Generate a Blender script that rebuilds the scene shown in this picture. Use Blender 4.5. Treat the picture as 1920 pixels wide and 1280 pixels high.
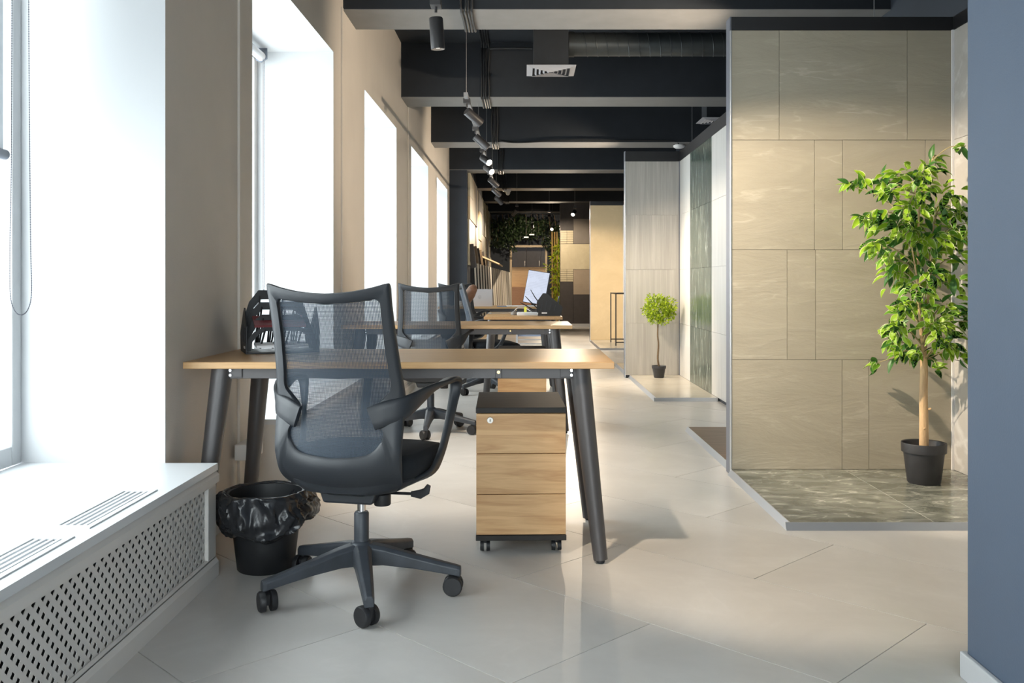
import bpy, bmesh, math, random
from math import sin, cos, pi, radians
from mathutils import Vector, Matrix
random.seed(7)
for o in list(bpy.data.objects): bpy.data.objects.remove(o)
sc = bpy.context.scene
C = sc.collection

# ------------------------------------------------------------------ camera, sky, exposure
F, PX, PY, EYE = 1720.0, 983.0, 530.0, 1.045
cam_d = bpy.data.cameras.new('camera'); cam = bpy.data.objects.new('camera', cam_d); C.objects.link(cam)
cam.location = (0, 0, EYE); cam.rotation_euler = (pi/2, 0, 0)
cam_d.sensor_width = 36.0; cam_d.lens = F/1920*36.0
cam_d.shift_x = -(PX-960)/1920; cam_d.shift_y = (PY-640)/1920
cam_d.clip_start = 0.05; cam_d.clip_end = 200
sc.camera = cam
w = bpy.data.worlds.new('world'); sc.world = w; w.use_nodes = True
bg = w.node_tree.nodes['Background']
bg.inputs[0].default_value = (0.90, 0.955, 1.0, 1); bg.inputs[1].default_value = 6.2
sc.view_settings.view_transform = 'Standard'; sc.view_settings.look = 'None'
sc.view_settings.exposure = 0.55; sc.view_settings.gamma = 1.0; sc.view_settings.use_curve_mapping = False
sc.cycles.use_denoising = True
sc.cycles.max_bounces = 12; sc.cycles.diffuse_bounces = 8; sc.cycles.glossy_bounces = 4
sc.cycles.transparent_max_bounces = 16; sc.cycles.sample_clamp_indirect = 8.0
SPOT_W = 235.0
WARM = (1.0, 0.82, 0.61)

# ------------------------------------------------------------------ main dimensions
XW = -1.286                       # inner face of the window wall
XO = -1.86                        # outer face of the window wall
XR = 2.60                         # right wall
Y0, Y1 = -2.6, 26.0
ZC, ZB, ZL, ZS = 3.55, 2.98, 2.60, 0.40   # ceiling, beam soffit, window lintel, sill
WIN = [(4.337+3.05*(i-1), 6.18+3.05*(i-1)) for i in range(-1, 5)]
WIN[1] = (1.25, 3.286)
GLZ = (-1.25, 1.12, .06, 2.95)      # glazed shop front behind the camera
BEAMS = [6.51+3.07*i for i in range(-3, 7)]

for i, (a, b) in enumerate(WIN):   # sky portals in the window openings (guide the daylight sampling)
    ld = bpy.data.lights.new('window_portal', 'AREA'); ld.shape = 'RECTANGLE'
    ld.size = ZL-ZS; ld.size_y = b-a
    ld.cycles.is_portal = True
    lo = bpy.data.objects.new('window_portal', ld); C.objects.link(lo)
    lo.location = (XO-0.05, (a+b)/2, (ZS+ZL)/2); lo.rotation_euler = (0, -pi/2, 0)

ld = bpy.data.lights.new('window_portal', 'AREA'); ld.shape = 'RECTANGLE'; ld.size = GLZ[1]-GLZ[0]; ld.size_y = GLZ[3]-GLZ[2]; ld.cycles.is_portal = True
lo = bpy.data.objects.new('window_portal', ld); C.objects.link(lo); lo.location = ((GLZ[0]+GLZ[1])/2, Y0-.2, (GLZ[2]+GLZ[3])/2); lo.rotation_euler = (pi/2, 0, 0)

# ------------------------------------------------------------------ materials
M = {}
def nodes_of(m):
    m.use_nodes = True
    nt = m.node_tree
    return nt, nt.nodes, nt.links, nt.nodes['Principled BSDF']
def mat(name, col, rough=0.5, metal=0.0, noise=0.0, nscale=8.0, bump=0.0, bscale=200.0, spec=None, stretch=(1,1,1), emit=None, estr=0.0, coat=0.0, rvar=0.0):
    m = bpy.data.materials.new(name); nt, N, L, P = nodes_of(m)
    c = (*col, 1)
    P.inputs['Base Color'].default_value = c; P.inputs['Roughness'].default_value = rough; P.inputs['Metallic'].default_value = metal
    if spec is not None: P.inputs['Specular IOR Level'].default_value = spec
    if coat: P.inputs['Coat Weight'].default_value = coat
    if emit: P.inputs['Emission Color'].default_value = (*emit, 1); P.inputs['Emission Strength'].default_value = estr
    tc = N.new('ShaderNodeTexCoord'); mp = N.new('ShaderNodeMapping'); mp.inputs['Scale'].default_value = stretch
    L.new(tc.outputs['Object'], mp.inputs['Vector'])
    if noise:
        n = N.new('ShaderNodeTexNoise'); n.inputs['Scale'].default_value = nscale; n.inputs['Detail'].default_value = 6; n.inputs['Roughness'].default_value = .6
        L.new(mp.outputs[0], n.inputs['Vector'])
        r = N.new('ShaderNodeValToRGB')
        r.color_ramp.elements[0].position = .3; r.color_ramp.elements[1].position = .7
        r.color_ramp.elements[0].color = (*[x*(1-noise) for x in col], 1)
        r.color_ramp.elements[1].color = (*[min(1, x*(1+noise)) for x in col], 1)
        L.new(n.outputs['Fac'], r.inputs[0]); L.new(r.outputs[0], P.inputs['Base Color'])
        if rvar:
            mr = N.new('ShaderNodeMapRange'); mr.inputs['To Min'].default_value = rough-rvar; mr.inputs['To Max'].default_value = rough+rvar
            L.new(n.outputs['Fac'], mr.inputs[0]); L.new(mr.outputs[0], P.inputs['Roughness'])
    if bump:
        b = N.new('ShaderNodeTexNoise'); b.inputs['Scale'].default_value = bscale; b.inputs['Detail'].default_value = 4
        L.new(mp.outputs[0], b.inputs['Vector'])
        bm_ = N.new('ShaderNodeBump'); bm_.inputs['Strength'].default_value = bump; bm_.inputs['Distance'].default_value = .01
        L.new(b.outputs['Fac'], bm_.inputs['Height']); L.new(bm_.outputs[0], P.inputs['Normal'])
    M[name] = m
    return m
def wood(name, c1, c2, axis=0, rough=.42, rings=False, random_shift=False):
    m = bpy.data.materials.new(name); nt, N, L, P = nodes_of(m)
    P.inputs['Roughness'].default_value = rough
    tc = N.new('ShaderNodeTexCoord'); mp = N.new('ShaderNodeMapping')
    s = [14, 14, 14]; s[axis] = 1.1; mp.inputs['Scale'].default_value = s
    if random_shift:
        oi = N.new('ShaderNodeObjectInfo'); cx = N.new('ShaderNodeCombineXYZ'); mu = N.new('ShaderNodeMath'); mu.operation = 'MULTIPLY'; mu.inputs[1].default_value = 37
        L.new(oi.outputs['Random'], mu.inputs[0])
        for k in range(3): L.new(mu.outputs[0], cx.inputs[k])
        L.new(cx.outputs[0], mp.inputs['Location'])
    L.new(tc.outputs['Object'], mp.inputs['Vector'])
    n = N.new('ShaderNodeTexNoise'); n.inputs['Scale'].default_value = 1.6; n.inputs['Detail'].default_value = 5; n.inputs['Distortion'].default_value = 1.4
    L.new(mp.outputs[0], n.inputs['Vector'])
    n2 = N.new('ShaderNodeTexNoise'); n2.inputs['Scale'].default_value = 9; n2.inputs['Detail'].default_value = 6
    L.new(mp.outputs[0], n2.inputs['Vector'])
    mm = N.new('ShaderNodeMath'); mm.operation = 'MULTIPLY'; mm.inputs[1].default_value = 5.0 if rings else 2.2
    L.new(n.outputs['Fac'], mm.inputs[0])
    fr = N.new('ShaderNodeMath'); fr.operation = 'PINGPONG'; fr.inputs[1].default_value = 1.0
    L.new(mm.outputs[0], fr.inputs[0])
    mx = N.new('ShaderNodeMath'); mx.operation = 'MULTIPLY_ADD'; mx.inputs[1].default_value = .55
    L.new(fr.outputs[0], mx.inputs[0])
    m3 = N.new('ShaderNodeMath'); m3.operation = 'MULTIPLY'; m3.inputs[1].default_value = .45
    L.new(n2.outputs['Fac'], m3.inputs[0]); L.new(m3.outputs[0], mx.inputs[2])
    r = N.new('ShaderNodeValToRGB'); r.color_ramp.elements[0].color = (*c1, 1); r.color_ramp.elements[1].color = (*c2, 1)
    r.color_ramp.elements[0].position = .15; r.color_ramp.elements[1].position = .8
    L.new(mx.outputs[0], r.inputs[0]); L.new(r.outputs[0], P.inputs['Base Color'])
    M[name] = m
def stone(name, base, vein, dark, rough=.4, scale=(2, 2, 2), vein_amt=.5, vein_w=.06, bump=.0, nscale=2.0, rot=(0, 0, 0), shift=True, dist=1.5):
    """stone slab: clouded base with thin pale veins; every slab takes another cut of the pattern"""
    m = bpy.data.materials.new(name); nt, N, L, P = nodes_of(m)
    P.inputs['Roughness'].default_value = rough
    tc = N.new('ShaderNodeTexCoord'); mp = N.new('ShaderNodeMapping'); mp.inputs['Scale'].default_value = scale; mp.inputs['Rotation'].default_value = rot
    if shift:
        oi = N.new('ShaderNodeObjectInfo'); cx = N.new('ShaderNodeCombineXYZ'); mu = N.new('ShaderNodeMath'); mu.operation = 'MULTIPLY'; mu.inputs[1].default_value = 41
        L.new(oi.outputs['Random'], mu.inputs[0])
        for k in range(3): L.new(mu.outputs[0], cx.inputs[k])
        L.new(cx.outputs[0], mp.inputs['Location'])
    L.new(tc.outputs['Object'], mp.inputs['Vector'])
    n = N.new('ShaderNodeTexNoise'); n.inputs['Scale'].default_value = nscale; n.inputs['Detail'].default_value = 8; n.inputs['Roughness'].default_value = .65; n.inputs['Distortion'].default_value = .6
    L.new(mp.outputs[0], n.inputs['Vector'])
    r = N.new('ShaderNodeValToRGB'); r.color_ramp.elements[0].position = .32; r.color_ramp.elements[1].position = .68
    r.color_ramp.elements[0].color = (*dark, 1); r.color_ramp.elements[1].color = (*base, 1)
    L.new(n.outputs['Fac'], r.inputs[0])
    v = N.new('ShaderNodeTexNoise'); v.inputs['Scale'].default_value = nscale*.8; v.inputs['Detail'].default_value = 5; v.inputs['Distortion'].default_value = dist
    va = N.new('ShaderNodeVectorMath'); va.operation = 'ADD'; va.inputs[1].default_value = (5.2, 1.3, 9.1)
    L.new(mp.outputs[0], va.inputs[0]); L.new(va.outputs[0], v.inputs['Vector'])
    sb = N.new('ShaderNodeMath'); sb.operation = 'SUBTRACT'; sb.inputs[1].default_value = .5; L.new(v.outputs['Fac'], sb.inputs[0])
    ab = N.new('ShaderNodeMath'); ab.operation = 'ABSOLUTE'; L.new(sb.outputs[0], ab.inputs[0])
    mr = N.new('ShaderNodeMapRange'); mr.inputs['From Min'].default_value = 0; mr.inputs['From Max'].default_value = vein_w
    mr.inputs['To Min'].default_value = vein_amt; mr.inputs['To Max'].default_value = 0
    L.new(ab.outputs[0], mr.inputs[0])
    n3 = N.new('ShaderNodeMath'); n3.operation = 'MULTIPLY'; L.new(mr.outputs[0], n3.inputs[0])
    r3 = N.new('ShaderNodeMapRange'); r3.inputs['From Min'].default_value = .45; r3.inputs['From Max'].default_value = .65
    L.new(n.outputs['Fac'], r3.inputs[0]); L.new(r3.outputs[0], n3.inputs[1])
    mix = N.new('ShaderNodeMix'); mix.data_type = 'RGBA'
    L.new(n3.outputs[0], mix.inputs['Factor']); L.new(r.outputs[0], mix.inputs['A']); mix.inputs['B'].default_value = (*vein, 1)
    L.new(mix.outputs['Result'], P.inputs['Base Color'])
    if bump:
        bm_ = N.new('ShaderNodeBump'); bm_.inputs['Strength'].default_value = bump; bm_.inputs['Distance'].default_value = .02
        L.new(n.outputs['Fac'], bm_.inputs['Height']); L.new(bm_.outputs[0], P.inputs['Normal'])
    M[name] = m

mat('wall_paint', (.63, .58, .52), .75, noise=.03, nscale=3, bump=.15, bscale=300)
mat('white_paint', (.53, .54, .55), .6)
mat('cover_paint', (.74, .71, .67), .45)
mat('sill_white', (.70, .715, .73), .35)
mat('navy', (.011, .0145, .020), .75, noise=.15, nscale=5)
mat('soffit', (.205, .20, .195), .7, noise=.06, nscale=6)
mat('navy_wall', (.022, .029, .041), .7, noise=.08, nscale=4)
mat('blue_wall', (.090, .122, .175), .6, noise=.05, nscale=2, bump=.1, bscale=250)
mat('grey_wall', (.55, .55, .55), .8)
mat('grout', (.42, .39, .36), .9)
mat('grout_pale', (.62, .61, .58), .7)
mat('dark_gap', (.10, .09, .075), .9)
mat('black_band', (.012, .012, .014), .5)
mat('alu', (.72, .73, .75), .32, .85)
mat('alu_dark', (.16, .17, .20), .45, .3)
stone('floor_stone', (.66, .635, .605), (.73, .71, .69), (.56, .535, .505), rough=.30, scale=(1, 1, 1), vein_amt=.3, vein_w=.03, nscale=1.8)
stone('taupe_stone', (.395, .36, .285), (.58, .54, .45), (.345, .312, .243), rough=.6, scale=(1.1, 1.0, 4.5), vein_amt=.5, vein_w=.02, bump=.35, nscale=1.7, rot=(0, .42, 0), dist=.35)
stone('pale_stone', (.52, .50, .47), (.75, .74, .72), (.42, .40, .37), rough=.35, scale=(1.4, 1, 1.4), vein_amt=.7, nscale=2.0)
stone('green_marble', (.27, .28, .245), (.60, .60, .54), (.075, .085, .07), rough=.14, scale=(1.0, 2.2, 1), vein_amt=.9, vein_w=.035, nscale=4.5)
stone('green_marble_wall', (.10, .13, .11), (.72, .76, .72), (.025, .042, .035), rough=.22, scale=(1, 14.0, .9), vein_amt=1.0, vein_w=.022, nscale=2.2, dist=.5)
stone('travertine', (.43, .415, .385), (.52, .505, .475), (.34, .325, .30), rough=.5, scale=(20, 20, .6), vein_amt=.5, nscale=1.6)
stone('white_travertine', (.64, .63, .61), (.72, .71, .69), (.56, .55, .53), rough=.4, scale=(20, 20, .6), vein_amt=.5, nscale=1.6)
stone('beige_stone', (.62, .48, .29), (.70, .57, .37), (.54, .41, .24), rough=.5, scale=(1, 1, 1), vein_amt=.3, nscale=2)
stone('cream_tile', (.60, .53, .36), (.68, .62, .46), (.52, .45, .30), rough=.4, scale=(1, 1, 1), vein_amt=.3, nscale=3)
mat('grey_brown', (.19, .165, .14), .6, noise=.1, nscale=3)
mat('tan_tile', (.36, .29, .215), .55, noise=.08, nscale=4)
mat('charcoal_tile', (.055, .047, .045), .55, noise=.12, nscale=10)
mat('brown_floor', (.20, .13, .085), .5, noise=.2, nscale=4, stretch=(1, 6, 1))
stone('bay_floor', (.60, .56, .48), (.70, .66, .58), (.52, .48, .41), rough=.2, scale=(1, 1, 1), vein_amt=.3, nscale=2)
wood('desk_wood', (.40, .215, .085), (.58, .35, .155), 0, .38)
wood('oak', (.50, .275, .115), (.68, .425, .205), 0, .5, rings=True, random_shift=True)
wood('pale_wood', (.56, .42, .26), (.70, .55, .36), 2, .5)
wood('red_wood', (.26, .12, .06), (.40, .20, .10), 0, .45)
mat('desk_metal', (.088, .082, .083), .42, .35, bump=.05, bscale=500)
mat('black_top', (.030, .027, .025), .55, spec=.25, noise=.2, nscale=5, stretch=(1, 6, 1))
mat('plastic', (.021, .024, .029), .42, bump=.05, bscale=700)
mat('plastic_base', (.040, .046, .056), .45, noise=.25, nscale=14, bump=.05, bscale=600)
mat('rubber', (.016, .016, .018), .5)
mat('seat_fabric', (.006, .009, .013), .95, bump=.4, bscale=900)
mat('chrome', (.80, .80, .82), .12, 1.0)
mat('steel', (.38, .36, .33), .35, 1.0)
mat('brass', (.75, .55, .25), .3, 1.0)
mat('bin_plastic', (.010, .011, .013), .5)
mat('bag_plastic', (.020, .021, .024), .24, bump=.12, bscale=60)
mat('pot_plastic', (.026, .026, .029), .5, noise=.2, nscale=20)
mat('bark', (.55, .37, .20), .75, noise=.25, nscale=10, bump=.4, bscale=60, stretch=(3, 3, .6))
mat('thin_bark', (.13, .085, .045), .8, noise=.3, nscale=30, bump=.4, bscale=90)
mat('twig', (.30, .25, .12), .7)
mat('leaf_a', (.13, .31, .020), .40, noise=.25, nscale=20)
mat('leaf_b', (.30, .50, .030), .40, noise=.2, nscale=20)
mat('leaf_c', (.05, .16, .025), .38, noise=.25, nscale=20)
mat('leaf_edge', (.74, .78, .45), .45)
mat('leaf_lime', (.46, .58, .025), .45, noise=.3, nscale=30)
mat('leaf_olive', (.24, .34, .02), .5, noise=.3, nscale=30)
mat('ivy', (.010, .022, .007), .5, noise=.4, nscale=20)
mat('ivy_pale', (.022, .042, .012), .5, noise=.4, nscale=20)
mat('bamboo_leaf', (.45, .50, .02), .5, noise=.3, nscale=20)
mat('bamboo_stalk', (.42, .28, .10), .5, noise=.2, nscale=6)
mat('soil', (.05, .035, .025), .95)
mat('spot_black', (.055, .053, .055), .45, .3)
mat('track_grey', (.40, .40, .41), .4, .6)
mat('cable_black', (.020, .021, .023), .45)
mat('wire_grey', (.35, .35, .36), .4, .7)
mat('duct_metal', (.060, .068, .072), .42, .55, noise=.15, nscale=6)
mat('vent_white', (.33, .33, .35), .4)
mat('vent_dark', (.02, .02, .025), .8)
mat('fixture_white', (.80, .80, .80), .4)
mat('lamp_lit', (1, 1, 1), .5, emit=(1.0, .86, .66), estr=30)
mat('lamp_soft', (1, 1, 1), .5, emit=(1.0, .88, .70), estr=5)
mat('lamp_off', (.35, .33, .30), .15, .6)
mat('laptop_silver', (.66, .62, .62), .35, .4)
mat('laptop_logo', (.34, .32, .32), .3, .6)
mat('paper', (.86, .86, .88), .7)
mat('paper_blue', (.55, .62, .80), .7)
mat('red_folder', (.22, .045, .05), .5)
mat('wall_gap_white', (.78, .78, .79), .35)
mat('brown_leather', (.16, .085, .055), .6, noise=.2, nscale=20)
mat('yellow_note', (.75, .72, .08), .6)
mat('blue_pen', (.05, .25, .55), .4)
mat('blind_bar', (.16, .18, .22), .4)
mat('chain', (.06, .06, .08), .4)
mat('board_edge', (.85, .80, .72), .6)
mat('board_black', (.018, .016, .015), .5)
mat('board_brown', (.17, .125, .085), .6, noise=.15, nscale=6)
mat('board_tan', (.34, .27, .185), .6, noise=.12, nscale=6)
mat('inner_shade', (.03, .027, .025), .9)  # near-black colour standing in for the shade inside the radiator covers

def add_translucency(name, fac):
    nt = M[name].node_tree; N, L = nt.nodes, nt.links; P = N['Principled BSDF']; out = N['Material Output']
    t = N.new('ShaderNodeBsdfTranslucent'); mx = N.new('ShaderNodeMixShader'); mx.inputs[0].default_value = fac
    src = P.inputs['Base Color']
    if src.is_linked: L.new(src.links[0].from_socket, t.inputs[0])
    else: t.inputs[0].default_value = src.default_value
    L.new(P.outputs[0], mx.inputs[1]); L.new(t.outputs[0], mx.inputs[2]); L.new(mx.outputs[0], out.inputs[0])
for n_ in ('leaf_a', 'leaf_b', 'leaf_c', 'leaf_edge', 'leaf_lime', 'leaf_olive', 'bamboo_leaf'): add_translucency(n_, .35)
def glass_pane(name):
    m = bpy.data.materials.new(name); m.use_nodes = True; nt = m.node_tree; N, L = nt.nodes, nt.links
    N.remove(N['Principled BSDF']); out = N['Material Output']
    t = N.new('ShaderNodeBsdfTransparent'); g = N.new('ShaderNodeBsdfGlossy'); g.inputs['Roughness'].default_value = .02
    t.inputs[0].default_value = (.96, .98, .97, 1)
    lw = N.new('ShaderNodeLayerWeight'); lw.inputs[0].default_value = .3; pw = N.new('ShaderNodeMath'); pw.operation = 'POWER'; pw.inputs[1].default_value = 4.0; L.new(lw.outputs['Facing'], pw.inputs[0])
    f = N.new('ShaderNodeMath'); f.operation = 'MULTIPLY_ADD'; f.inputs[1].default_value = .6; f.inputs[2].default_value = .04; L.new(pw.outputs[0], f.inputs[0]); mx = N.new('ShaderNodeMixShader')
    L.new(f.outputs[0], mx.inputs[0]); L.new(t.outputs[0], mx.inputs[1]); L.new(g.outputs[0], mx.inputs[2]); L.new(mx.outputs[0], out.inputs[0])
    M[name] = m
glass_pane('pane_glass')
def blind_fabric(name):
    m = bpy.data.materials.new(name); m.use_nodes = True; nt = m.node_tree; N, L = nt.nodes, nt.links
    N.remove(N['Principled BSDF']); out = N['Material Output']
    d = N.new('ShaderNodeBsdfDiffuse'); d.inputs[0].default_value = (.80, .81, .82, 1)
    t = N.new('ShaderNodeBsdfTranslucent'); t.inputs[0].default_value = (.55, .57, .60, 1)
    mx = N.new('ShaderNodeMixShader'); mx.inputs[0].default_value = .25
    L.new(d.outputs[0], mx.inputs[1]); L.new(t.outputs[0], mx.inputs[2]); L.new(mx.outputs[0], out.inputs[0])
    M[name] = m
blind_fabric('blind_fabric')
def mesh_fabric(name):
    """woven net: dark threads with open gaps between them"""
    m = bpy.data.materials.new(name); m.use_nodes = True; nt = m.node_tree; N, L = nt.nodes, nt.links
    P = N['Principled BSDF']; out = N['Material Output']
    P.inputs['Base Color'].default_value = (.022, .036, .055, 1); P.inputs['Roughness'].default_value = .6
    tc = N.new('ShaderNodeTexCoord'); sx = N.new('ShaderNodeSeparateXYZ'); L.new(tc.outputs['Object'], sx.inputs[0])
    def wave(sock, freq):
        a = N.new('ShaderNodeMath'); a.operation = 'MULTIPLY'; a.inputs[1].default_value = freq; L.new(sock, a.inputs[0])
        s = N.new('ShaderNodeMath'); s.operation = 'SINE'; L.new(a.outputs[0], s.inputs[0])
        r = N.new('ShaderNodeMapRange'); r.inputs['From Min'].default_value = -.25; r.inputs['From Max'].default_value = .45
        L.new(s.outputs[0], r.inputs[0]); return r.outputs[0]
    wx = wave(sx.outputs['X'], 2*pi/.0046); wz = wave(sx.outputs['Z'], 2*pi/.0042)
    mu = N.new('ShaderNodeMath'); mu.operation = 'MULTIPLY'; L.new(wx, mu.inputs[0]); L.new(wz, mu.inputs[1])
    # the back is open above, denser towards the lumbar zone
    zz = N.new('ShaderNodeMapRange'); zz.inputs['From Min'].default_value = .56; zz.inputs['From Max'].default_value = .72; zz.inputs['To Min'].default_value = .35; zz.inputs['To Max'].default_value = 1.0
    L.new(sx.outputs['Z'], zz.inputs[0])
    mm = N.new('ShaderNodeMath'); mm.operation = 'MULTIPLY'; L.new(mu.outputs[0], mm.inputs[0]); L.new(zz.outputs[0], mm.inputs[1])
    t = N.new('ShaderNodeBsdfTransparent'); mx = N.new('ShaderNodeMixShader')
    L.new(mm.outputs[0], mx.inputs[0]); L.new(P.outputs[0], mx.inputs[1]); L.new(t.outputs[0], mx.inputs[2]); L.new(mx.outputs[0], out.inputs[0])
    M[name] = m
mesh_fabric('net')
def screen_mat(name):
    """document page shown on a monitor: pale page with grey text rows"""
    m = bpy.data.materials.new(name); nt, N, L, P = nodes_of(m)
    tc = N.new('ShaderNodeTexCoord'); sx = N.new('ShaderNodeSeparateXYZ'); L.new(tc.outputs['Object'], sx.inputs[0])
    a = N.new('ShaderNodeMath'); a.operation = 'MULTIPLY'; a.inputs[1].default_value = 2*pi/.020; L.new(sx.outputs['Z'], a.inputs[0])
    s = N.new('ShaderNodeMath'); s.operation = 'SINE'; L.new(a.outputs[0], s.inputs[0])
    g = N.new('ShaderNodeMath'); g.operation = 'GREATER_THAN'; g.inputs[1].default_value = .1; L.new(s.outputs[0], g.inputs[0])
    n = N.new('ShaderNodeTexNoise'); n.inputs['Scale'].default_value = 9; L.new(tc.outputs['Object'], n.inputs['Vector'])
    g2 = N.new('ShaderNodeMath'); g2.operation = 'GREATER_THAN'; g2.inputs[1].default_value = .48; L.new(n.outputs['Fac'], g2.inputs[0])
    mu = N.new('ShaderNodeMath'); mu.operation = 'MULTIPLY'; L.new(g.outputs[0], mu.inputs[0]); L.new(g2.outputs[0], mu.inputs[1])
    mix = N.new('ShaderNodeMix'); mix.data_type = 'RGBA'; L.new(mu.outputs[0], mix.inputs['Factor'])
    mix.inputs['A'].default_value = (.72, .78, .95, 1); mix.inputs['B'].default_value = (.62, .67, .83, 1)
    P.inputs['Base Color'].default_value = (.05, .05, .05, 1); P.inputs['Roughness'].default_value = .3
    L.new(mix.outputs['Result'], P.inputs['Emission Color']); P.inputs['Emission Strength'].default_value = .58
    M[name] = m
screen_mat('screen_page')

# ------------------------------------------------------------------ mesh helpers
class MB:
    def __init__(s): s.v = []; s.f = []; s.m = []
    def add(s, verts, faces, mi=0):
        b = len(s.v); s.v += [tuple(p) for p in verts]; s.f += [tuple(b+i for i in f) for f in faces]; s.m += [mi]*len(faces); return s
    def box(s, x0, x1, y0, y1, z0, z1, mi=0):
        return s.add([(x0,y0,z0),(x1,y0,z0),(x1,y1,z0),(x0,y1,z0),(x0,y0,z1),(x1,y0,z1),(x1,y1,z1),(x0,y1,z1)],
            [(0,3,2,1),(4,5,6,7),(0,1,5,4),(1,2,6,5),(2,3,7,6),(3,0,4,7)], mi)
    def prism(s, poly, lo, hi, axis=2, mi=0):
        """polygon (ccw pairs) extruded along an axis: axis 2 -> (x,y), axis 1 -> (x,z), axis 0 -> (y,z)"""
        def P(a, b, c): return (a, b, c) if axis == 2 else ((a, c, b) if axis == 1 else (c, a, b))
        n = len(poly); vs = [P(a, b, lo) for a, b in poly]+[P(a, b, hi) for a, b in poly]
        fs = [tuple(range(n-1, -1, -1)), tuple(range(n, 2*n))]+[(i, (i+1) % n, n+(i+1) % n, n+i) for i in range(n)]
        return s.add(vs, fs, mi)
    def lathe(s, prof, n=24, c=(0, 0, 0), cap=True, mi=0):
        vs = []; fs = []
        for r, z in prof:
            for k in range(n): a = 2*pi*k/n; vs.append((c[0]+r*cos(a), c[1]+r*sin(a), c[2]+z))
        for i in range(len(prof)-1):
            for k in range(n): k2 = (k+1) % n; fs.append((i*n+k, i*n+k2, (i+1)*n+k2, (i+1)*n+k))
        if cap:
            fs.append(tuple(range(n-1, -1, -1))); b = (len(prof)-1)*n; fs.append(tuple(range(b, b+n)))
        return s.add(vs, fs, mi)
    def tube(s, pts, r, n=8, cap=True, mi=0, flat=1.0):
        pts = [Vector(p) for p in pts]; R = r if isinstance(r, (list, tuple)) else [r]*len(pts)
        vs = []; fs = []; up = None
        for i, p in enumerate(pts):
            t = (pts[min(i+1, len(pts)-1)]-pts[max(i-1, 0)]).normalized()
            if up is None:
                up = Vector((0, 0, 1)) if abs(t.z) < .9 else Vector((1, 0, 0))
            a = t.cross(up).normalized(); b = a.cross(t).normalized(); up = b
            for k in range(n):
                q = 2*pi*k/n; vs.append(p+a*(R[i]*cos(q))+b*(R[i]*flat*sin(q)))
        for i in range(len(pts)-1):
            for k in range(n): k2 = (k+1) % n; fs.append((i*n+k, i*n+k2, (i+1)*n+k2, (i+1)*n+k))
        if cap: fs.append(tuple(range(n-1, -1, -1))); b = (len(pts)-1)*n; fs.append(tuple(range(b, b+n)))
        return s.add(vs, fs, mi)
    def ribbon(s, pts, wd, wid, th, mi=0):
        """flat band along a path; per point a width direction, width and thickness"""
        pts = [Vector(p) for p in pts]; vs = []; fs = []
        for i, p in enumerate(pts):
            t = (pts[min(i+1, len(pts)-1)]-pts[max(i-1, 0)]).normalized()
            a = Vector(wd[i]); a = (a-t*a.dot(t)).normalized(); b = t.cross(a).normalized()
            W = wid[i]/2; T = th[i]/2
            prof = [(-1, -.3), (-1, .3), (-.86, .85), (-.4, 1), (.4, 1), (.86, .85), (1, .3), (1, -.3), (.86, -.85), (.4, -1), (-.4, -1), (-.86, -.85)]
            for u, q in prof: vs.append(p+a*(W*u)+b*(T*q))
        n = 12
        for i in range(len(pts)-1):
            for k in range(n): k2 = (k+1) % n; fs.append((i*n+k, i*n+k2, (i+1)*n+k2, (i+1)*n+k))
        fs.append(tuple(range(n-1, -1, -1))); b = (len(pts)-1)*n; fs.append(tuple(range(b, b+n)))
        return s.add(vs, fs, mi)
    def xf(s, mtx):
        s.v = [tuple(mtx @ Vector(p)) for p in s.v]; return s
    def mesh(s, name, mats, smooth=False):
        me = bpy.data.meshes.new(name); me.from_pydata(s.v, [], s.f)
        for mm in (mats if isinstance(mats, (list, tuple)) else [mats]): me.materials.append(M[mm])
        for p, mi in zip(me.polygons, s.m): p.material_index = mi
        bm = bmesh.new(); bm.from_mesh(me); bmesh.ops.recalc_face_normals(bm, faces=bm.faces); bm.to_mesh(me); bm.free()
        if smooth:
            for p in me.polygons: p.use_smooth = True
        me.update(); return me
def cr(pts, n=6):
    """Catmull-Rom through tuples of any length"""
    out = []; m = len(pts)
    for i in range(m-1):
        p0, p1, p2, p3 = pts[max(i-1, 0)], pts[i], pts[i+1], pts[min(i+2, m-1)]
        for k in range(n):
            t = k/n
            out.append(tuple(.5*((2*b)+(-a+c)*t+(2*a-5*b+4*c-d)*t*t+(-a+3*b-3*c+d)*t**3) for a, b, c, d in zip(p0, p1, p2, p3)))
    out.append(tuple(pts[-1])); return out
def link(name, me, parent=None, loc=(0, 0, 0), rot=(0, 0, 0)):
    o = bpy.data.objects.new(name, me); C.objects.link(o); o.location = loc; o.rotation_euler = rot
    if parent: o.parent = parent
    return o
def obj(name, mb, mats, parent=None, smooth=False, bevel=0, seg=2, loc=(0, 0, 0), rot=(0, 0, 0), ang=35):
    o = link(name, mb.mesh(name, mats, smooth), parent, loc, rot)
    if bevel:
        b = o.modifiers.new('bevel', 'BEVEL'); b.width = bevel; b.segments = seg; b.limit_method = 'ANGLE'; b.angle_limit = radians(ang); b.harden_normals = False
    if smooth and ang:
        me = o.data
        bm = bmesh.new(); bm.from_mesh(me)
        for e in bm.edges:
            if len(e.link_faces) == 2 and e.calc_face_angle(0) > radians(ang): e.smooth = False
        bm.to_mesh(me); bm.free()
    return o
def tag(o, label, cat, group=None):
    o['label'] = label; o['category'] = cat
    if group: o['group'] = group
    return o
def thing(name, label, cat, loc=(0, 0, 0), rotz=0, group=None):
    o = bpy.data.objects.new(name, None); C.objects.link(o); o.location = loc; o.rotation_euler = (0, 0, rotz); o.empty_display_size = .1
    return tag(o, label, cat, group)
def struct(o, label=None):
    o['kind'] = 'structure'
    if label: o['label'] = label
    return o
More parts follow.
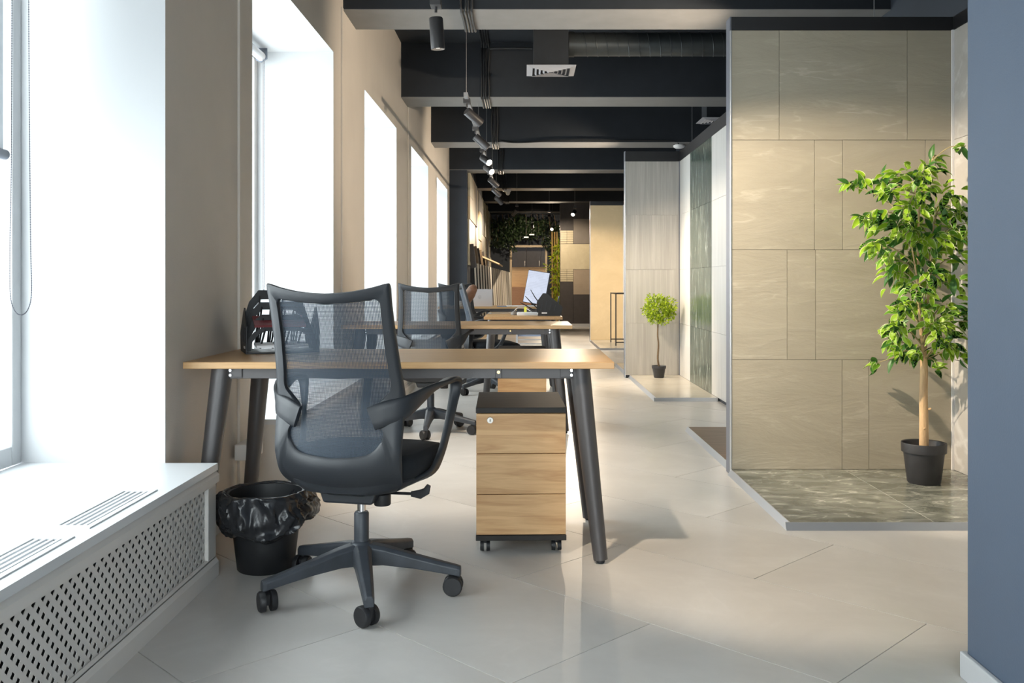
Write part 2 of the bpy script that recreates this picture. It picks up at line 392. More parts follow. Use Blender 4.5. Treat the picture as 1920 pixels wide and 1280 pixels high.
def copy_tree(o, parent=None):
    c = o.copy(); C.objects.link(c); c.parent = parent
    for ch in [x for x in C.objects if x.parent == o and x != c]: copy_tree(ch, c)
    return c
def B(x0, x1, y0, y1, z0, z1): return MB().box(x0, x1, y0, y1, z0, z1)
def clip(poly, x0, x1, y0, y1):
    for ax, lim, sg in ((0, x0, 1), (0, x1, -1), (1, y0, 1), (1, y1, -1)):
        out = []
        for i, p in enumerate(poly):
            q = poly[(i+1) % len(poly)]
            ip = sg*(p[ax]-lim) >= 0; iq = sg*(q[ax]-lim) >= 0
            if ip: out.append(p)
            if ip != iq:
                t = (lim-p[ax])/(q[ax]-p[ax]); out.append((p[0]+t*(q[0]-p[0]), p[1]+t*(q[1]-p[1])))
        poly = out
        if not poly: return []
    return poly
def grid_wall(us, zs, solid, axis, t0, t1, outer_mat=0, open_mat=1):
    """one connected slab with openings. axis 0: slab normal X, u = Y; axis 1: slab normal Y, u = X"""
    mb = MB(); idx = {}
    def V(i, j, k):
        if (i, j, k) not in idx:
            idx[(i, j, k)] = len(mb.v); t = (t0, t1)[k]
            mb.v.append((t, us[i], zs[j]) if axis == 0 else (us[i], t, zs[j]))
        return idx[(i, j, k)]
    nu, nz = len(us)-1, len(zs)-1
    S = lambda i, j: 0 <= i < nu and 0 <= j < nz and solid(i, j)
    def face(a, m): mb.f.append(tuple(a)); mb.m.append(m)
    for i in range(nu):
        for j in range(nz):
            if not S(i, j): continue
            for k in (0, 1): face([V(i, j, k), V(i+1, j, k), V(i+1, j+1, k), V(i, j+1, k)], outer_mat)
            for di, dj, e in ((-1, 0, ((i, j), (i, j+1))), (1, 0, ((i+1, j), (i+1, j+1))), (0, -1, ((i, j), (i+1, j))), (0, 1, ((i, j+1), (i+1, j+1)))):
                if not S(i+di, j+dj):
                    (a, b), (c, d) = e
                    inside = 0 <= i+di < nu and 0 <= j+dj < nz
                    face([V(a, b, 0), V(c, d, 0), V(c, d, 1), V(a, b, 1)], open_mat if inside else outer_mat)
    return mb

# ------------------------------------------------------------------ room shell
fl = struct(obj('floor', B(XO, XR+.15, Y0-.15, Y1+1.2, -.15, -.004), 'grout'), 'light grey stone floor tiles laid diagonally')
r2 = math.sqrt(.5)
def uv2xy(u, v): return ((u+v)*r2, (v-u)*r2)
G = .0016
for n in range(-18, 46):
    v0 = 2.864+.6*n
    for k in range(-34, 34):
        u0 = -1.7165+1.2*k+(.6 if n % 2 else 0)
        poly = [uv2xy(u0+G, v0+G), uv2xy(u0+1.2-G, v0+G), uv2xy(u0+1.2-G, v0+.6-G), uv2xy(u0+G, v0+.6-G)]
        poly = clip(poly, XW-.02, XR, Y0, Y1)
        if len(poly) < 3: continue
        area = abs(sum(p[0]*q[1]-p[1]*q[0] for p, q in zip(poly, poly[1:]+poly[:1])))/2
        if area < .002: continue
        cxy = (sum(p[0] for p in poly)/len(poly), sum(p[1] for p in poly)/len(poly))
        ang = -pi/4
        loc = [((p[0]-cxy[0])*cos(-ang)-(p[1]-cxy[1])*sin(-ang), (p[0]-cxy[0])*sin(-ang)+(p[1]-cxy[1])*cos(-ang)) for p in poly]
        obj('floor_tile', MB().prism(loc, -.004, 0), 'floor_stone', fl, loc=(*cxy, 0), rot=(0, 0, ang))

us = sorted([Y0]+[y for a, b in WIN for y in (a, b)]+[15.75]); zs = [0, ZS-.025, ZL, ZC]
opens = {round(a, 4) for a, b in WIN}
wl = struct(obj('wall_left', grid_wall(us, zs, lambda i, j: not (j == 1 and round(us[i], 4) in opens), 0, XO, XW), ['wall_paint', 'white_paint']), 'beige wall with a row of deep white window recesses')
struct(obj('wall_far_left', B(XO, -.98, 15.75, Y1, 0, ZC), 'navy_wall'), 'dark navy wall stub beyond the last window')
DX0, DX1, DZ = -.35, .59, 2.05
we = struct(obj('wall_end', grid_wall([-.98, DX0, DX1, XR], [0, DZ, ZC], lambda i, j: not (i == 1 and j == 0), 1, Y1, Y1+.15), ['navy_wall', 'pale_wood']), 'dark wall at the far end of the showroom')
struct(obj('wall_end_recess', B(DX0-.3, DX1+.3, Y1+1.0, Y1+1.1, 0, 2.3), 'charcoal_tile'))
struct(obj('wall_right', B(XR, XR+.15, Y0, Y1, 0, ZC), 'navy_wall'))
struct(obj('wall_back', grid_wall([XO, GLZ[0], GLZ[1], XR+.15], [0, GLZ[2], GLZ[3], ZC], lambda i, j: not (i == 1 and j == 1), 1, Y0-.15, Y0), ['grey_wall', 'white_paint']))
wo = link('window_9', None); wo.empty_display_size = .1; struct(wo)
for nm, bx in (('frame_jamb', (GLZ[0], GLZ[0]+.06)), ('mullion', (-.08, -.02)), ('frame_jamb', (GLZ[1]-.06, GLZ[1]))):
    obj(nm, B(bx[0], bx[1], Y0-.10, Y0-.04, GLZ[2], GLZ[3]), 'white_paint', wo)
for za, zb_ in ((GLZ[2], GLZ[2]+.06), (GLZ[3]-.06, GLZ[3])):
    for xa, xb in ((GLZ[0]+.06, -.08), (-.02, GLZ[1]-.06)): obj('frame_rail', B(xa, xb, Y0-.10, Y0-.04, za, zb_), 'white_paint', wo)
for xa, xb in ((GLZ[0]+.06, -.08), (-.02, GLZ[1]-.06)): obj('pane', B(xa, xb, Y0-.073, Y0-.067, GLZ[2]+.06, GLZ[3]-.06), 'pane_glass', wo)
struct(obj('ceiling', B(XO, XR+.15, Y0-.15, Y1+.15, ZC, ZC+.15), 'navy'), 'dark navy ceiling between beams')
for y in BEAMS:
    b = struct(obj('ceiling_beam', B(XW, XR, y, y+.5, ZB+.006, ZC), 'navy'), 'dark navy ceiling beam with a taupe underside')
    obj('soffit_board', B(XW, XR, y-.002, y+.502, ZB, ZB+.006), 'soffit', b)
# slim vertical conduits on the window wall
for k, y in enumerate((4.13, 6.45, 10.14)):
    struct(obj('trim_%d' % (k+1), MB().box(XW, XW+.012, y-.02, y+.02, .0, ZB), 'wall_paint', bevel=.003))
struct(obj('baseboard_left', B(XW, XW+.015, 3.30, 4.33, 0, .07), 'white_paint', bevel=.004))

# windows: frame, mullion and panes, set at the outer side of the recess
for i, (a, b) in enumerate(WIN):
    x0, x1 = XO, XO+.06
    wo = link('window_%d' % (i+1), None); wo.empty_display_size = .1; struct(wo)
    z0 = ZS
    for nm, bx in (('frame_jamb', (x0, x1, a, a+.06, z0, ZL)), ('frame_jamb', (x0, x1, b-.06, b, z0, ZL)),
                   ('frame_head', (x0, x1, a+.06, b-.06, ZL-.06, ZL)), ('frame_sill', (x0, x1, a+.06, b-.06, z0, z0+.07)),
                   ('mullion', (x0, x1, (a+b)/2-.04, (a+b)/2+.04, z0+.07, ZL-.06))):
        obj(nm, B(*bx), 'white_paint', wo, bevel=.006)
    for c0, c1 in ((a+.06, (a+b)/2-.04), ((a+b)/2+.04, b-.06)):
        obj('pane', B(x0+.025, x0+.031, c0, c1, z0+.07, ZL-.06), 'pane_glass', wo)

# ------------------------------------------------------------------ radiator covers with sill boards
XC = -1.104
def perforated(L_, H_):
    nz = 12; p = H_/nz; nu = round(L_/p); pu = L_/nu; ou = oz = 0
    vs = []; fs = []
    def V(y, z): vs.append((0, y, z)); return len(vs)-1
    grid = {(i, j): V(i*pu, j*p) for i in range(nu+1) for j in range(nz+1)}
    shape = []
    for k in range(16):
        a = 2*pi*k/16+pi/4; r = .0088+.0017*cos(4*(a)); shape.append((r*cos(a), r*sin(a)))
    for i in range(nu):
        for j in range(nz):
            c = [grid[(i, j)], grid[(i+1, j)], grid[(i+1, j+1)], grid[(i, j+1)]]
            if (i+j) % 2: fs.append(tuple(c)); continue
            cy, cz = (i+.5)*pu, (j+.5)*p
            h = [V(cy+x, cz+z) for x, z in shape]     # starts at 45 deg = corner 2
            order = [c[2], c[3], c[0], c[1]]
            for q in range(4):
                cur, nx = order[q], order[(q+1) % 4]; b = q*4
                fs += [(cur, h[(b+1) % 16], h[b]), (cur, h[(b+2) % 16], h[(b+1) % 16]), (cur, nx, h[(b+2) % 16]), (nx, h[(b+3) % 16], h[(b+2) % 16]), (nx, h[(b+4) % 16], h[(b+3) % 16])]
    # plain border strips out to the panel edge
    mb = MB(); mb.v = vs; mb.f = fs; mb.m = [0]*len(fs)
    return mb
COV = {}
def cover(a, b, label):
    L_ = b-a
    t = thing('radiator_cover', label, 'radiator cover', (XC, a, 0), 0, 'white radiator covers under the windows')
    key = round(L_, 2)
    if key not in COV:
        COV[key] = perforated(L_-.16, .255).mesh('screen', 'cover_paint')
    obj('rail', B(-.02, 0, 0, L_, .325, .375), 'cover_paint', t, bevel=.003)
    obj('rail', B(-.02, 0, 0, L_, 0, .07), 'cover_paint', t, bevel=.003)
    obj('stile', B(-.02, 0, 0, .08, .07, .325), 'cover_paint', t, bevel=.003)
    obj('stile', B(-.02, 0, L_-.08, L_, .07, .325), 'cover_paint', t, bevel=.003)
    # sloping frame moulding around the screen
    for nm, poly, ax in (('moulding', [(-.008, .325), (.012, .335), (.012, .36), (0, .372), (0, .325)], 1), ('moulding', [(-.008, .075), (0, .07), (0, .0), (.01, .0), (.01, .05)], 1)):
        m_ = MB(); m_.prism(poly, 0, L_, 1); obj(nm, m_, 'cover_paint', t)
    s = link('screen', COV[key], t, (-.012, .08, .07)); so = s.modifiers.new('thick', 'SOLIDIFY'); so.thickness = .002
    obj('end_panel', B(-(XC-XW)+.002, -.02, L_-.02, L_, 0, .375), 'cover_paint', t)
    obj('end_panel', B(-(XC-XW)+.002, -.02, 0, .02, 0, .375), 'cover_paint', t)
    obj('shade_liner', B(-(XC-XW)+.003, -(XC-XW)+.006, .02, L_-.02, .0, .374), 'inner_shade', t)  # dark sheet that paints the shade behind the screen holes
    # sill board with inset grilles
    xs0 = XO+.062-XC
    gr = []
    n = 2 if L_ > 1.5 else 1
    gl = .43
    g1 = [L_-.871, L_-1.396]
    gx0, gx1 = -.140, -.042
    sill = MB()
    ycuts = sorted([0, L_]+[y for g in g1 for y in (g, g+gl)]); xcuts = [xs0, gx0, gx1, .006]
    idx = {}
    for i in range(len(ycuts)-1):
        for j in range(3):
            if j == 1 and any(abs(ycuts[i]-g) < 1e-6 for g in g1): continue
            sill.box(xcuts[j], xcuts[j+1], ycuts[i], ycuts[i+1], .375, .40)
    # weld the board into one piece
    me = sill.mesh('sill_board', 'sill_white'); bm = bmesh.new(); bm.from_mesh(me); bmesh.ops.remove_doubles(bm, verts=bm.verts, dist=1e-5)
    seen = {}
    for f in list(bm.faces):
        k = tuple(round(q, 4) for q in f.calc_center_median())
        seen.setdefault(k, []).append(f)
    bmesh.ops.delete(bm, geom=[f for fs in seen.values() if len(fs) > 1 for f in fs], context='FACES')
    bm.to_mesh(me); bm.free()
    link('sill_board', me, t)
    for g in g1:
        gg = obj('grille', MB().box(gx0-.006, gx0+.010, g-.008, g+gl+.008, .3995, .4035).box(gx1-.010, gx1+.006, g-.008, g+gl+.008, .3995, .4035)
                 .box(gx0+.010, gx1-.010, g-.008, g+.015, .3995, .4035).box(gx0+.010, gx1-.010, g+gl-.015, g+gl+.008, .3995, .4035), 'sill_white', t)
        obj('grille_shade', B(gx0-.002, gx1+.002, g-.002, g+gl+.002, .370, .3745), 'inner_shade', t)  # dark plate: paints the shade below the slats and keeps light out
        for k in range(4):
            x = gx0+.016+k*.0185
            obj('slat', B(x, x+.0085, g+.015, g+gl-.015, .384, .402), 'sill_white', gg)
    return t
names = ['', 'white radiator cover with diamond screen and grilled sill at the front left window', 'white radiator cover beside the first desk, under the second window',
         'white radiator cover under the third window, behind the second desk', 'white radiator cover under the fourth window', 'white radiator cover under the last window before the navy wall']
for i, (a, b) in enumerate(WIN):
    if i >= 1: cover(a, b, names[i])

# ------------------------------------------------------------------ right hand display bays
def platform(name, x0, x1, y0, y1, tiles, m, mi_label, front=True):
    p = struct(obj(name, B(x0, x1, y0, y1, 0, .028), 'grout_pale'), mi_label)
    for a, b, c, d in tiles:
        obj('platform_tile', B(-(b-a)/2+.0022, (b-a)/2-.0022, -(d-c)/2+.0022, (d-c)/2-.0022, -.002, .004), m, p, loc=((a+b)/2, (c+d)/2, .026))
    # bevelled aluminium edge profiles
    obj('edge_profile', MB().prism([(x0-.022, 0), (x0, 0), (x0, .031), (x0-.004, .031)], y0, y1, 1), 'alu', p)
    if front: obj('edge_profile', MB().prism([(y0-.022, 0), (y0, 0), (y0, .031), (y0-.004, .031)], x0-.022, x1, 0), 'alu', p)
    return p
def tile_wall(name, label, x0, x1, y, zt, rows, m, thick=.10, back='navy_wall', z0=.03, g=.0012, gapm='dark_gap'):
    """partition facing the camera: slab, tiles row by row, black band and metal corner"""
    s = struct(obj(name, B(x0+.004, x1, y+.012, y+thick, 0, 2.49), back), label)
    for (za, zb, cuts) in rows:
        xs = [x0]+cuts+[x1]
        for a, b in zip(xs, xs[1:]):
            obj('wall_tile', B(-(b-a)/2+g, (b-a)/2-g, -.006, .006, -(zb-za)/2+g, (zb-za)/2-g), m, s, loc=((a+b)/2, y+.006, (za+zb)/2))
    obj('gap_backing', B(x0+.004, x1, y+.006, y+.012, z0, zt), gapm, s)
    obj('top_band', B(x0-.001, x1, y-.004, y+.012, zt, 2.49), 'black_band', s)
    obj('corner_profile', B(x0-.008, x0, y-.004, y+.010, .0, zt), 'alu', s, bevel=.002)
    obj('end_cap', B(x0-.008, x0+.004, y+.010, y+thick, .0, 2.495), 'alu_dark', s, bevel=.002)
    return s
def px2x(px, Y): return (px-PX)*Y/F
YA = 4.99; ZT = 2.418
XA0, XA1 = 1.128, 2.334
platform('floor_green_bay', XA0, XA1, 3.89, YA, [(XA0, 1.74, 4.42, YA), (1.74, XA1, 4.42, YA), (XA0, 1.74, 3.89, 4.42), (1.74, XA1, 3.89, 4.42)], 'green_marble', 'polished green marble platform under the tall plant')
c1 = lambda *p: [px2x(q, YA) for q in p]
zr = [.03, .627, 1.225, 1.822, ZT]
tile_wall('wall_taupe_bay', 'partition of large taupe stone tiles behind the tall plant', XA0, XA1, YA, ZT,
          [(zr[0], zr[1], c1(1579, 1629)), (zr[1], zr[2], c1(1476, 1529, 1685)), (zr[2], zr[3], c1(1527, 1579.5, 1735)), (zr[3], zr[4], c1(1461, 1701))], 'taupe_stone')
ws = struct(obj('wall_pale_bay', B(XA1+.012, XA1+.10, 2.42, YA+.10, 0, 2.49), 'navy_wall'), 'side wall of pale polished stone right of the tall plant')
for j in range(4):
    ycut = [2.42, 3.3 if j % 2 else 3.9, 4.45 if j % 2 else 4.78, YA]
    for a, b in zip(ycut, ycut[1:]):
        obj('wall_tile', B(-.006, .006, -(b-a)/2+.0012, (b-a)/2-.0012, -(zr[j+1]-zr[j])/2+.0012, (zr[j+1]-zr[j])/2-.0012), 'pale_stone', ws, loc=(XA1+.006, (a+b)/2, (zr[j]+zr[j+1])/2))
obj('top_band', B(XA1-.004, XA1+.012, 2.42, YA-.004, ZT, 2.49), 'black_band', ws)
obj('corner_profile', B(XA1-.012, XA1, YA-.012, YA, .03, ZT), 'wall_gap_white', ws)
# blue wall close to the camera on the right
bw = struct(obj('wall_blue', MB().prism([(1.17, Y0), (1.29, Y0), (1.29, 2.30), (XR, 2.30), (XR, 2.42), (1.17, 2.42)], 0, ZB), 'blue_wall'), 'blue grey painted side wall at the right edge')
struct(obj('baseboard_right', MB().prism([(1.155, Y0), (1.17, Y0), (1.17, 2.42), (XR-.3, 2.42), (XR-.3, 2.435), (1.155, 2.435)], 0, .07), 'white_paint', bevel=.004))
# second platform behind the taupe partition
platform('floor_brown_bay', 1.155, 2.5, YA+.10, 6.47, [(1.155, 1.83, YA+.10, 6.47), (1.83, 2.5, YA+.10, 6.47)], 'brown_floor', 'low brown platform behind the taupe partition', front=False)
# grey travertine bay
YBB = 10.09; XB0, XB1 = 1.114, 1.71
platform('floor_grey_bay', 1.165, XB1, 8.10, YBB, [(1.165, XB1, 8.10, 9.1), (1.165, XB1, 9.1, YBB)], 'bay_floor', 'pale stone platform under the small round tree')
zb = [.03, .60, 1.19, 1.79, 2.38]
tile_wall('wall_grey_bay', 'partition of grey vertical-grain stone behind the small round tree', XB0, XB1, YBB, 2.38, [(zb[j], zb[j+1], []) for j in range(4)], 'travertine', g=.0012, gapm='grout')
wg = struct(obj('wall_green_stripe', B(XB1+.012, XB1+.10, 6.95, YBB+.10, 0, 2.49), 'navy_wall'), 'white side wall with a green marble stripe right of the small tree')
for a, b, m in ((6.95, 7.55, 'white_travertine'), (7.55, 8.37, 'white_travertine'), (8.37, 9.46, 'green_marble_wall'), (9.46, YBB, 'white_travertine')):
    for j in range(4):
        obj('wall_tile', B(-.006, .006, -(b-a)/2+.001, (b-a)/2-.001, -(zb[j+1]-zb[j])/2+.001, (zb[j+1]-zb[j])/2-.001), m, wg, loc=(XB1+.006, (a+b)/2, (zb[j]+zb[j+1])/2))
obj('top_band', B(XB1-.004, XB1+.012, 6.95, YBB-.004, 2.38, 2.49), 'black_band', wg)
obj('corner_profile', B(XB1-.010, XB1, YBB-.010, YBB, .03, 2.38), 'alu_dark', wg)
platform('floor_plain_bay', 1.16, 2.5, YBB+.10, 11.6, [(1.16, 1.8, YBB+.1, 11.6), (1.8, 2.5, YBB+.1, 11.6)], 'bay_floor', 'low grey platform behind the grey stone partition', front=False)
# beige bay
YD = 16.3; XD0, XD1 = 1.176, 1.752
platform('floor_beige_bay', 1.185, XD1, 14.26, YD, [(1.185, XD1, 14.26, 15.2), (1.185, XD1, 15.2, YD)], 'bay_floor', 'glossy beige platform under the black frame table')
tile_wall('wall_beige_bay', 'warm beige stone partition behind the black frame table', XD0, XD1, YD, 2.42, [(.03, 2.42, [])], 'beige_stone')
wd_ = struct(obj('wall_beige_side', B(XD1+.012, XD1+.10, 13.9, YD+.10, 0, 2.49), 'navy_wall'))
for a, b in ((13.9, 15.1), (15.1, YD)):
    obj('wall_tile', B(-.006, .006, -(b-a)/2, (b-a)/2, -1.194, 1.194), 'white_travertine', wd_, loc=(XD1+.006, (a+b)/2, 1.226))
# mosaic wall of sample tiles
YM = 21.9; sM = F/YM
def mz(py): return EYE+(PY-py)/sM
wm = struct(obj('wall_mosaic', B(.853, XR, YM+.02, YM+.12, 0, 2.95), 'charcoal_tile'), 'far wall of mixed brown, cream and charcoal tile panels')
for a, b, za, zb_, m in ((1050.5, 1075, 528, 607, 'charcoal_tile'), (1075, 1106, 552, 607, 'charcoal_tile'), (1075, 1106, 505, 552, 'tan_tile'),
                         (1050.5, 1106, 457, 505, 'cream_tile'), (1075, 1106, 410, 457, 'grey_brown'), (1050.5, 1075, 395, 432, 'charcoal_tile')):
    obj('tile_panel', B(px2x(a, YM)+.004, px2x(b, YM)-.004, YM, YM+.02, mz(zb_)+.004, mz(za)-.004), m, wm)
for za, zb_ in ((432, 457), (505, 528)):
    n = 6; h = (mz(za)-mz(zb_))/n
    for q in range(n):
        for a, b in ((1050.5, 1063), (1063, 1075)):
            obj('strip_tile', B(px2x(a, YM)+.003, px2x(b, YM)-.003, YM, YM+.02, mz(zb_)+q*h+.006, mz(zb_)+(q+1)*h), 'cream_tile', wm)
obj('baseboard', B(.853, XR, YM-.015, YM+.02, 0, .07), 'white_paint', wm)

# ------------------------------------------------------------------ desks
def make_leg(x0, y0, x1, y1, zt=.70):
    """tapered tube leg, wide at the top"""
    m = MB(); m.tube([(x0, y0, zt), (x0*.5+x1*.5, y0*.5+y1*.5, zt*.5), (x1, y1, .012)], [.040, .034, .027], 14)
    return m
def make_desk(W, D, label, group=None):
    t = thing('desk', label, 'desk', group=group)
    obj('desktop', B(0, W, 0, D, .725, .75), 'desk_wood', t, bevel=.0015, seg=1)
    for sx in (0, 1):
        for sy in (0, 1):
            xt = .125 if sx == 0 else W-.125; xb = .05 if sx == 0 else W-.05
            yt = .07 if sy == 0 else D-.10; yb = .015 if sy == 0 else D-.05
            lg = obj('leg', make_leg(xt, yt, xb, yb, .725), 'desk_metal', t, smooth=True, ang=50)
            obj('foot', MB().lathe([(.014, 0), (.016, .003), (.016, .012)], 12, (xb, yb, 0)), 'rubber', lg)
    obj('apron', B(.14, W-.14, .055, .085, .683, .725), 'desk_metal', t, bevel=.002)
    obj('apron', B(.14, W-.14, D-.115, D-.085, .683, .725), 'desk_metal', t, bevel=.002)
    for sx in (0, 1):
        x = .115 if sx == 0 else W-.115
        obj('side_rail', B(x-.015, x+.015, .085, D-.115, .683, .725), 'desk_metal', t, bevel=.002)
        xb = .15 if sx == 0 else W-.20
        br = obj('bracket', B(xb, xb+.055, .049, .055, .688, .724), 'desk_metal', t, bevel=.002)
        for k in range(2):
            obj('bolt', MB().tube([(xb+(.012 if sx == 0 else .043), .049, .697+.018*k), (xb+(.012 if sx == 0 else .043), .043, .697+.018*k)], .0055, 10), 'chrome', br)
    if W > 1:
        pl = obj('centre_plate', B(W-.445, W-.42, .050, .055, .684, .724), 'desk_metal', t, bevel=.002)
        obj('screw', MB().tube([(W-.432, .050, .708), (W-.432, .046, .708)], .006, 12), 'brass', pl)
    return t
d1 = make_desk(1.605, .69, 'nearest oak-topped desk with dark metal legs, behind the front office chair', 'oak-topped desks in a row')
d1.location = (-1.27, 3.412, 0)
d2 = copy_tree(d1); d2.location = (-1.27, 6.37, 0); d2['label'] = 'second oak-topped desk from the front, bare, with the second mesh chair tucked in'
d3 = make_desk(1.33, .685, 'narrow oak desk set end-on, carrying a black file sorter and papers', 'oak-topped desks in a row')
d3.location = (-.352, 7.97+1.33, 0); d3.rotation_euler = (0, 0, -pi/2)
d4 = make_desk(1.405, .69, 'farthest oak-topped desk, carrying the silver laptop and the bright monitor', 'oak-topped desks in a row'); d4.location = (-1.07, 11.3, 0)

# ------------------------------------------------------------------ pedestals
def make_pedestal(label):
    t = thing('drawer_pedestal', label, 'drawer unit', group='oak drawer pedestals under the desks')
    W, D = .348, .50
    obj('carcass', B(.006, W-.006, .018, D, .075, .545), 'oak', t)
    obj('top_panel', B(0, W, -.002, D, .545, .566), 'black_top', t, bevel=.0015, seg=1)
    obj('base_panel', B(0, W, -.002, D, .055, .075), 'black_top', t, bevel=.0015, seg=1)
    hz = [.077, .233, .389, .543]
    for k in range(3):
        d = obj('drawer_front', B(.002, W-.002, 0, .018, hz[k]+.0012, hz[k+1]-.0012), 'oak', t, bevel=.001, seg=1)
        if k == 2:
            lk = obj('lock', MB().tube([(.055, 0, .518), (.055, -.006, .518)], [.0125, .0115], 20), 'steel', d, smooth=True, ang=30)
            obj('keyhole', B(.0535, .0565, -.0066, -.0058, .513, .523), 'rubber', lk)
    for x in (.035, W-.035):
        for y in (.05, D-.05):
            c = obj('caster', MB().tube([(x, y, .055), (x, y, .035)], .009, 10), 'rubber', t)
            for s in (-1, 1):
                obj('wheel', MB().tube([(x+s*.005, y+.008, .022), (x+s*.019, y+.008, .022)], [.022, .020], 18), 'rubber', c, smooth=True, ang=40)
    return t
p1 = make_pedestal('oak three-drawer pedestal with round lock and black top under the nearest desk')
p1.location = (-.186, 3.52, 0); p1.rotation_euler = (0, 0, radians(1.5))
p2 = copy_tree(p1); p2.location = (-.19, 6.5, 0); p2.rotation_euler = (0, 0, 0); p2['label'] = 'oak drawer pedestal with black top under the second desk, mostly hidden'

# ------------------------------------------------------------------ office chairs
SX = 1.0
OUT = [(0, 1.012), (.08, 1.018), (.15, 1.031), (.196, 1.043), (.2055, 1.036), (.204, .98), (.206, .88), (.212, .78), (.218, .70), (.220, .64), (.219, .57), (.216, .50), (.208, .43), (.182, .382), (.11, .360), (0, .353)]
INN = [(0, .978), (.08, .984), (.136, .990), (.158, .993), (.170, .980), (.170, .945), (.171, .86), (.176, .77), (.179, .715), (.155, .685), (.130, .655), (.142, .615), (.158, .585), (.152, .545), (.11, .508), (0, .495)]
def back_y(x, z):
    if z > .66: y = -.205-.095*((z-.66)/.38)**1.2
    elif z > .50: y = -.205-.028*sin((.66-z)/.16*pi/2)
    else: y = -.233+.13*max(0, (.46-z)/.107)**2.4
    return y+.75*x*x*(1 if z > .5 else 1+1.0*(.5-z)/.12)
def make_chair(label):
    t = thing('office_chair', label, 'chair', group='black mesh office chairs')
    n = 5
    o1 = cr(OUT, n); i1 = cr(INN, n)
    full = lambda h: [(x*SX, z) for x, z in h]+[(-x*SX, z) for x, z in h[-2:0:-1]]
    O, I = full(o1), full(i1); K = len(O)
    mb = MB(); vs = []
    for (xo, zo), (xi, zi) in zip(O, I):
        yo, yi = back_y(xo, zo), back_y(xi, zi); th = .020
        mx, mz_ = (xo*.6+xi*.4), (zo*.6+zi*.4); ym = back_y(mx, mz_)
        xo2, zo2 = xo, zo
        for p in ((xo, yo+.004, zo), (xo*.93+xi*.07, yo-.006, zo*.93+zi*.07), (mx, ym-.008, mz_), (xi*.93+xo*.07, yi-.006, zi*.93+zo*.07),
                  (xi, yi+.002, zi), (xi*.95+xo*.05, yi+th-.004, zi*.95+zo*.05), (mx, ym+th, mz_), (xo*.95+xi*.05, yo+th-.004, zo*.95+zi*.05)): vs.append(p)
    fs = []
    for k in range(K):
        k2 = (k+1) % K
        for q in range(8):
            q2 = (q+1) % 8; fs.append((k*8+q, k*8+q2, k2*8+q2, k2*8+q))
    mb.add(vs, fs); obj('back_frame', mb, 'plastic', t, smooth=True, ang=60)
    # net stretched in the frame
    mb = MB(); vs = []; R = 10; cx, cz = 0, .77
    for q in range(R):
        f = 1.02-q/R
        for x, z in I:
            X_, Z_ = x*f, cz+(z-cz)*f; vs.append((X_, back_y(X_, Z_)+.008, Z_))
    vs.append((0, back_y(0, cz)+.008, cz)); fs = []
    for q in range(R-1):
        for k in range(K): k2 = (k+1) % K; fs.append((q*K+k, q*K+k2, (q+1)*K+k2, (q+1)*K+k))
    for k in range(K): fs.append(((R-1)*K+k, (R-1)*K+(k+1) % K, R*K))
    mb.add(vs, fs); obj('back_net', mb, 'net', t, smooth=True, ang=0)
    # seat cushion: rounded pad with a waterfall front
    def loops(levels, m=40, e=3.6):
        vs = []; fs = []
        for (a, b, z, oy, dip) in levels:
            for k in range(m):
                q = 2*pi*k/m; cc, ss = cos(q), sin(q)
                x = a*math.copysign(abs(cc)**(2/e), cc); y = oy+b*math.copysign(abs(ss)**(2/e), ss)
                vs.append((x, y, z-dip*max(0, (y-.02)/.24)**2.2))
        L_ = len(levels)
        for i in range(L_-1):
            for k in range(m): k2 = (k+1) % m; fs.append((i*m+k, i*m+k2, (i+1)*m+k2, (i+1)*m+k))
        fs.append(tuple(range(m-1, -1, -1))); fs.append(tuple(range((L_-1)*m, L_*m)))
        return MB().add(vs, fs)
    obj('seat', loops([(.200, .215, .400, .055, .0), (.226, .236, .415, .055, .010), (.236, .246, .445, .055, .014), (.234, .245, .472, .055, .016), (.222, .234, .490, .055, .020), (.17, .18, .497, .055, .02), (.08, .08, .496, .05, .012)]), 'seat_fabric', t, smooth=True, ang=70)
    obj('seat_shell', loops([(.10, .11, .355, -.02, 0), (.17, .17, .37, 0, 0), (.210, .215, .390, .04, 0), (.224, .230, .406, .05, 0), (.220, .226, .412, .05, 0)]), 'plastic', t, smooth=True, ang=50)
    mech = obj('mechanism', MB().prism([(-.10, .365), (-.085, .325), (.085, .325), (.10, .365)], -.12, .08, 1), 'plastic', t, bevel=.008)
    obj('tension_knob', MB().lathe([(.026, 0), (.028, .004), (.028, .036), (.02, .04)], 20, (.095, -.05, .312)), 'rubber', mech, smooth=True, ang=40)
    lv = obj('lever', MB().tube([(.08, -.02, .345), (.20, -.02, .347)], .005, 8), 'rubber', t)
    obj('lever_paddle', MB().ribbon([(.185, -.02, .346), (.215, -.02, .346), (.238, -.02, .358), (.246, -.02, .378)], [(0, 0, 1)]*4, [.018, .03, .026, .014], [.01, .014, .014, .01]), 'rubber', lv, smooth=True, ang=50)
    # armrests: one looping band per side
    for s in (-1, 1):
        path = [(.124*SX, back_y(.124*SX, .62)-.012, .620), (.165*SX, back_y(.165*SX, .635)-.012, .636), (.222, -.165, .656), (.262, -.07, .692), (.285, .03, .712), (.290, .11, .716), (.288, .148, .698), (.280, .142, .640), (.268, .112, .545), (.256, .075, .465), (.242, .02, .418), (.20, -.05, .395), (.14, -.09, .372)]
        wdir = [(0, 0, 1), (0, 0, 1), (.1, .1, 1), (.5, 0, .8), (1, 0, .25), (1, 0, .1), (1, .2, 0), (.7, .6, 0), (.3, 1, 0), (.1, 1, 0), (.1, 1, 0), (.2, 1, 0), (.2, 1, 0)]
        wid = [.074, .078, .068, .056, .050, .046, .042, .036, .034, .040, .050, .06, .06]; th = [.016]*4+[.017]*9
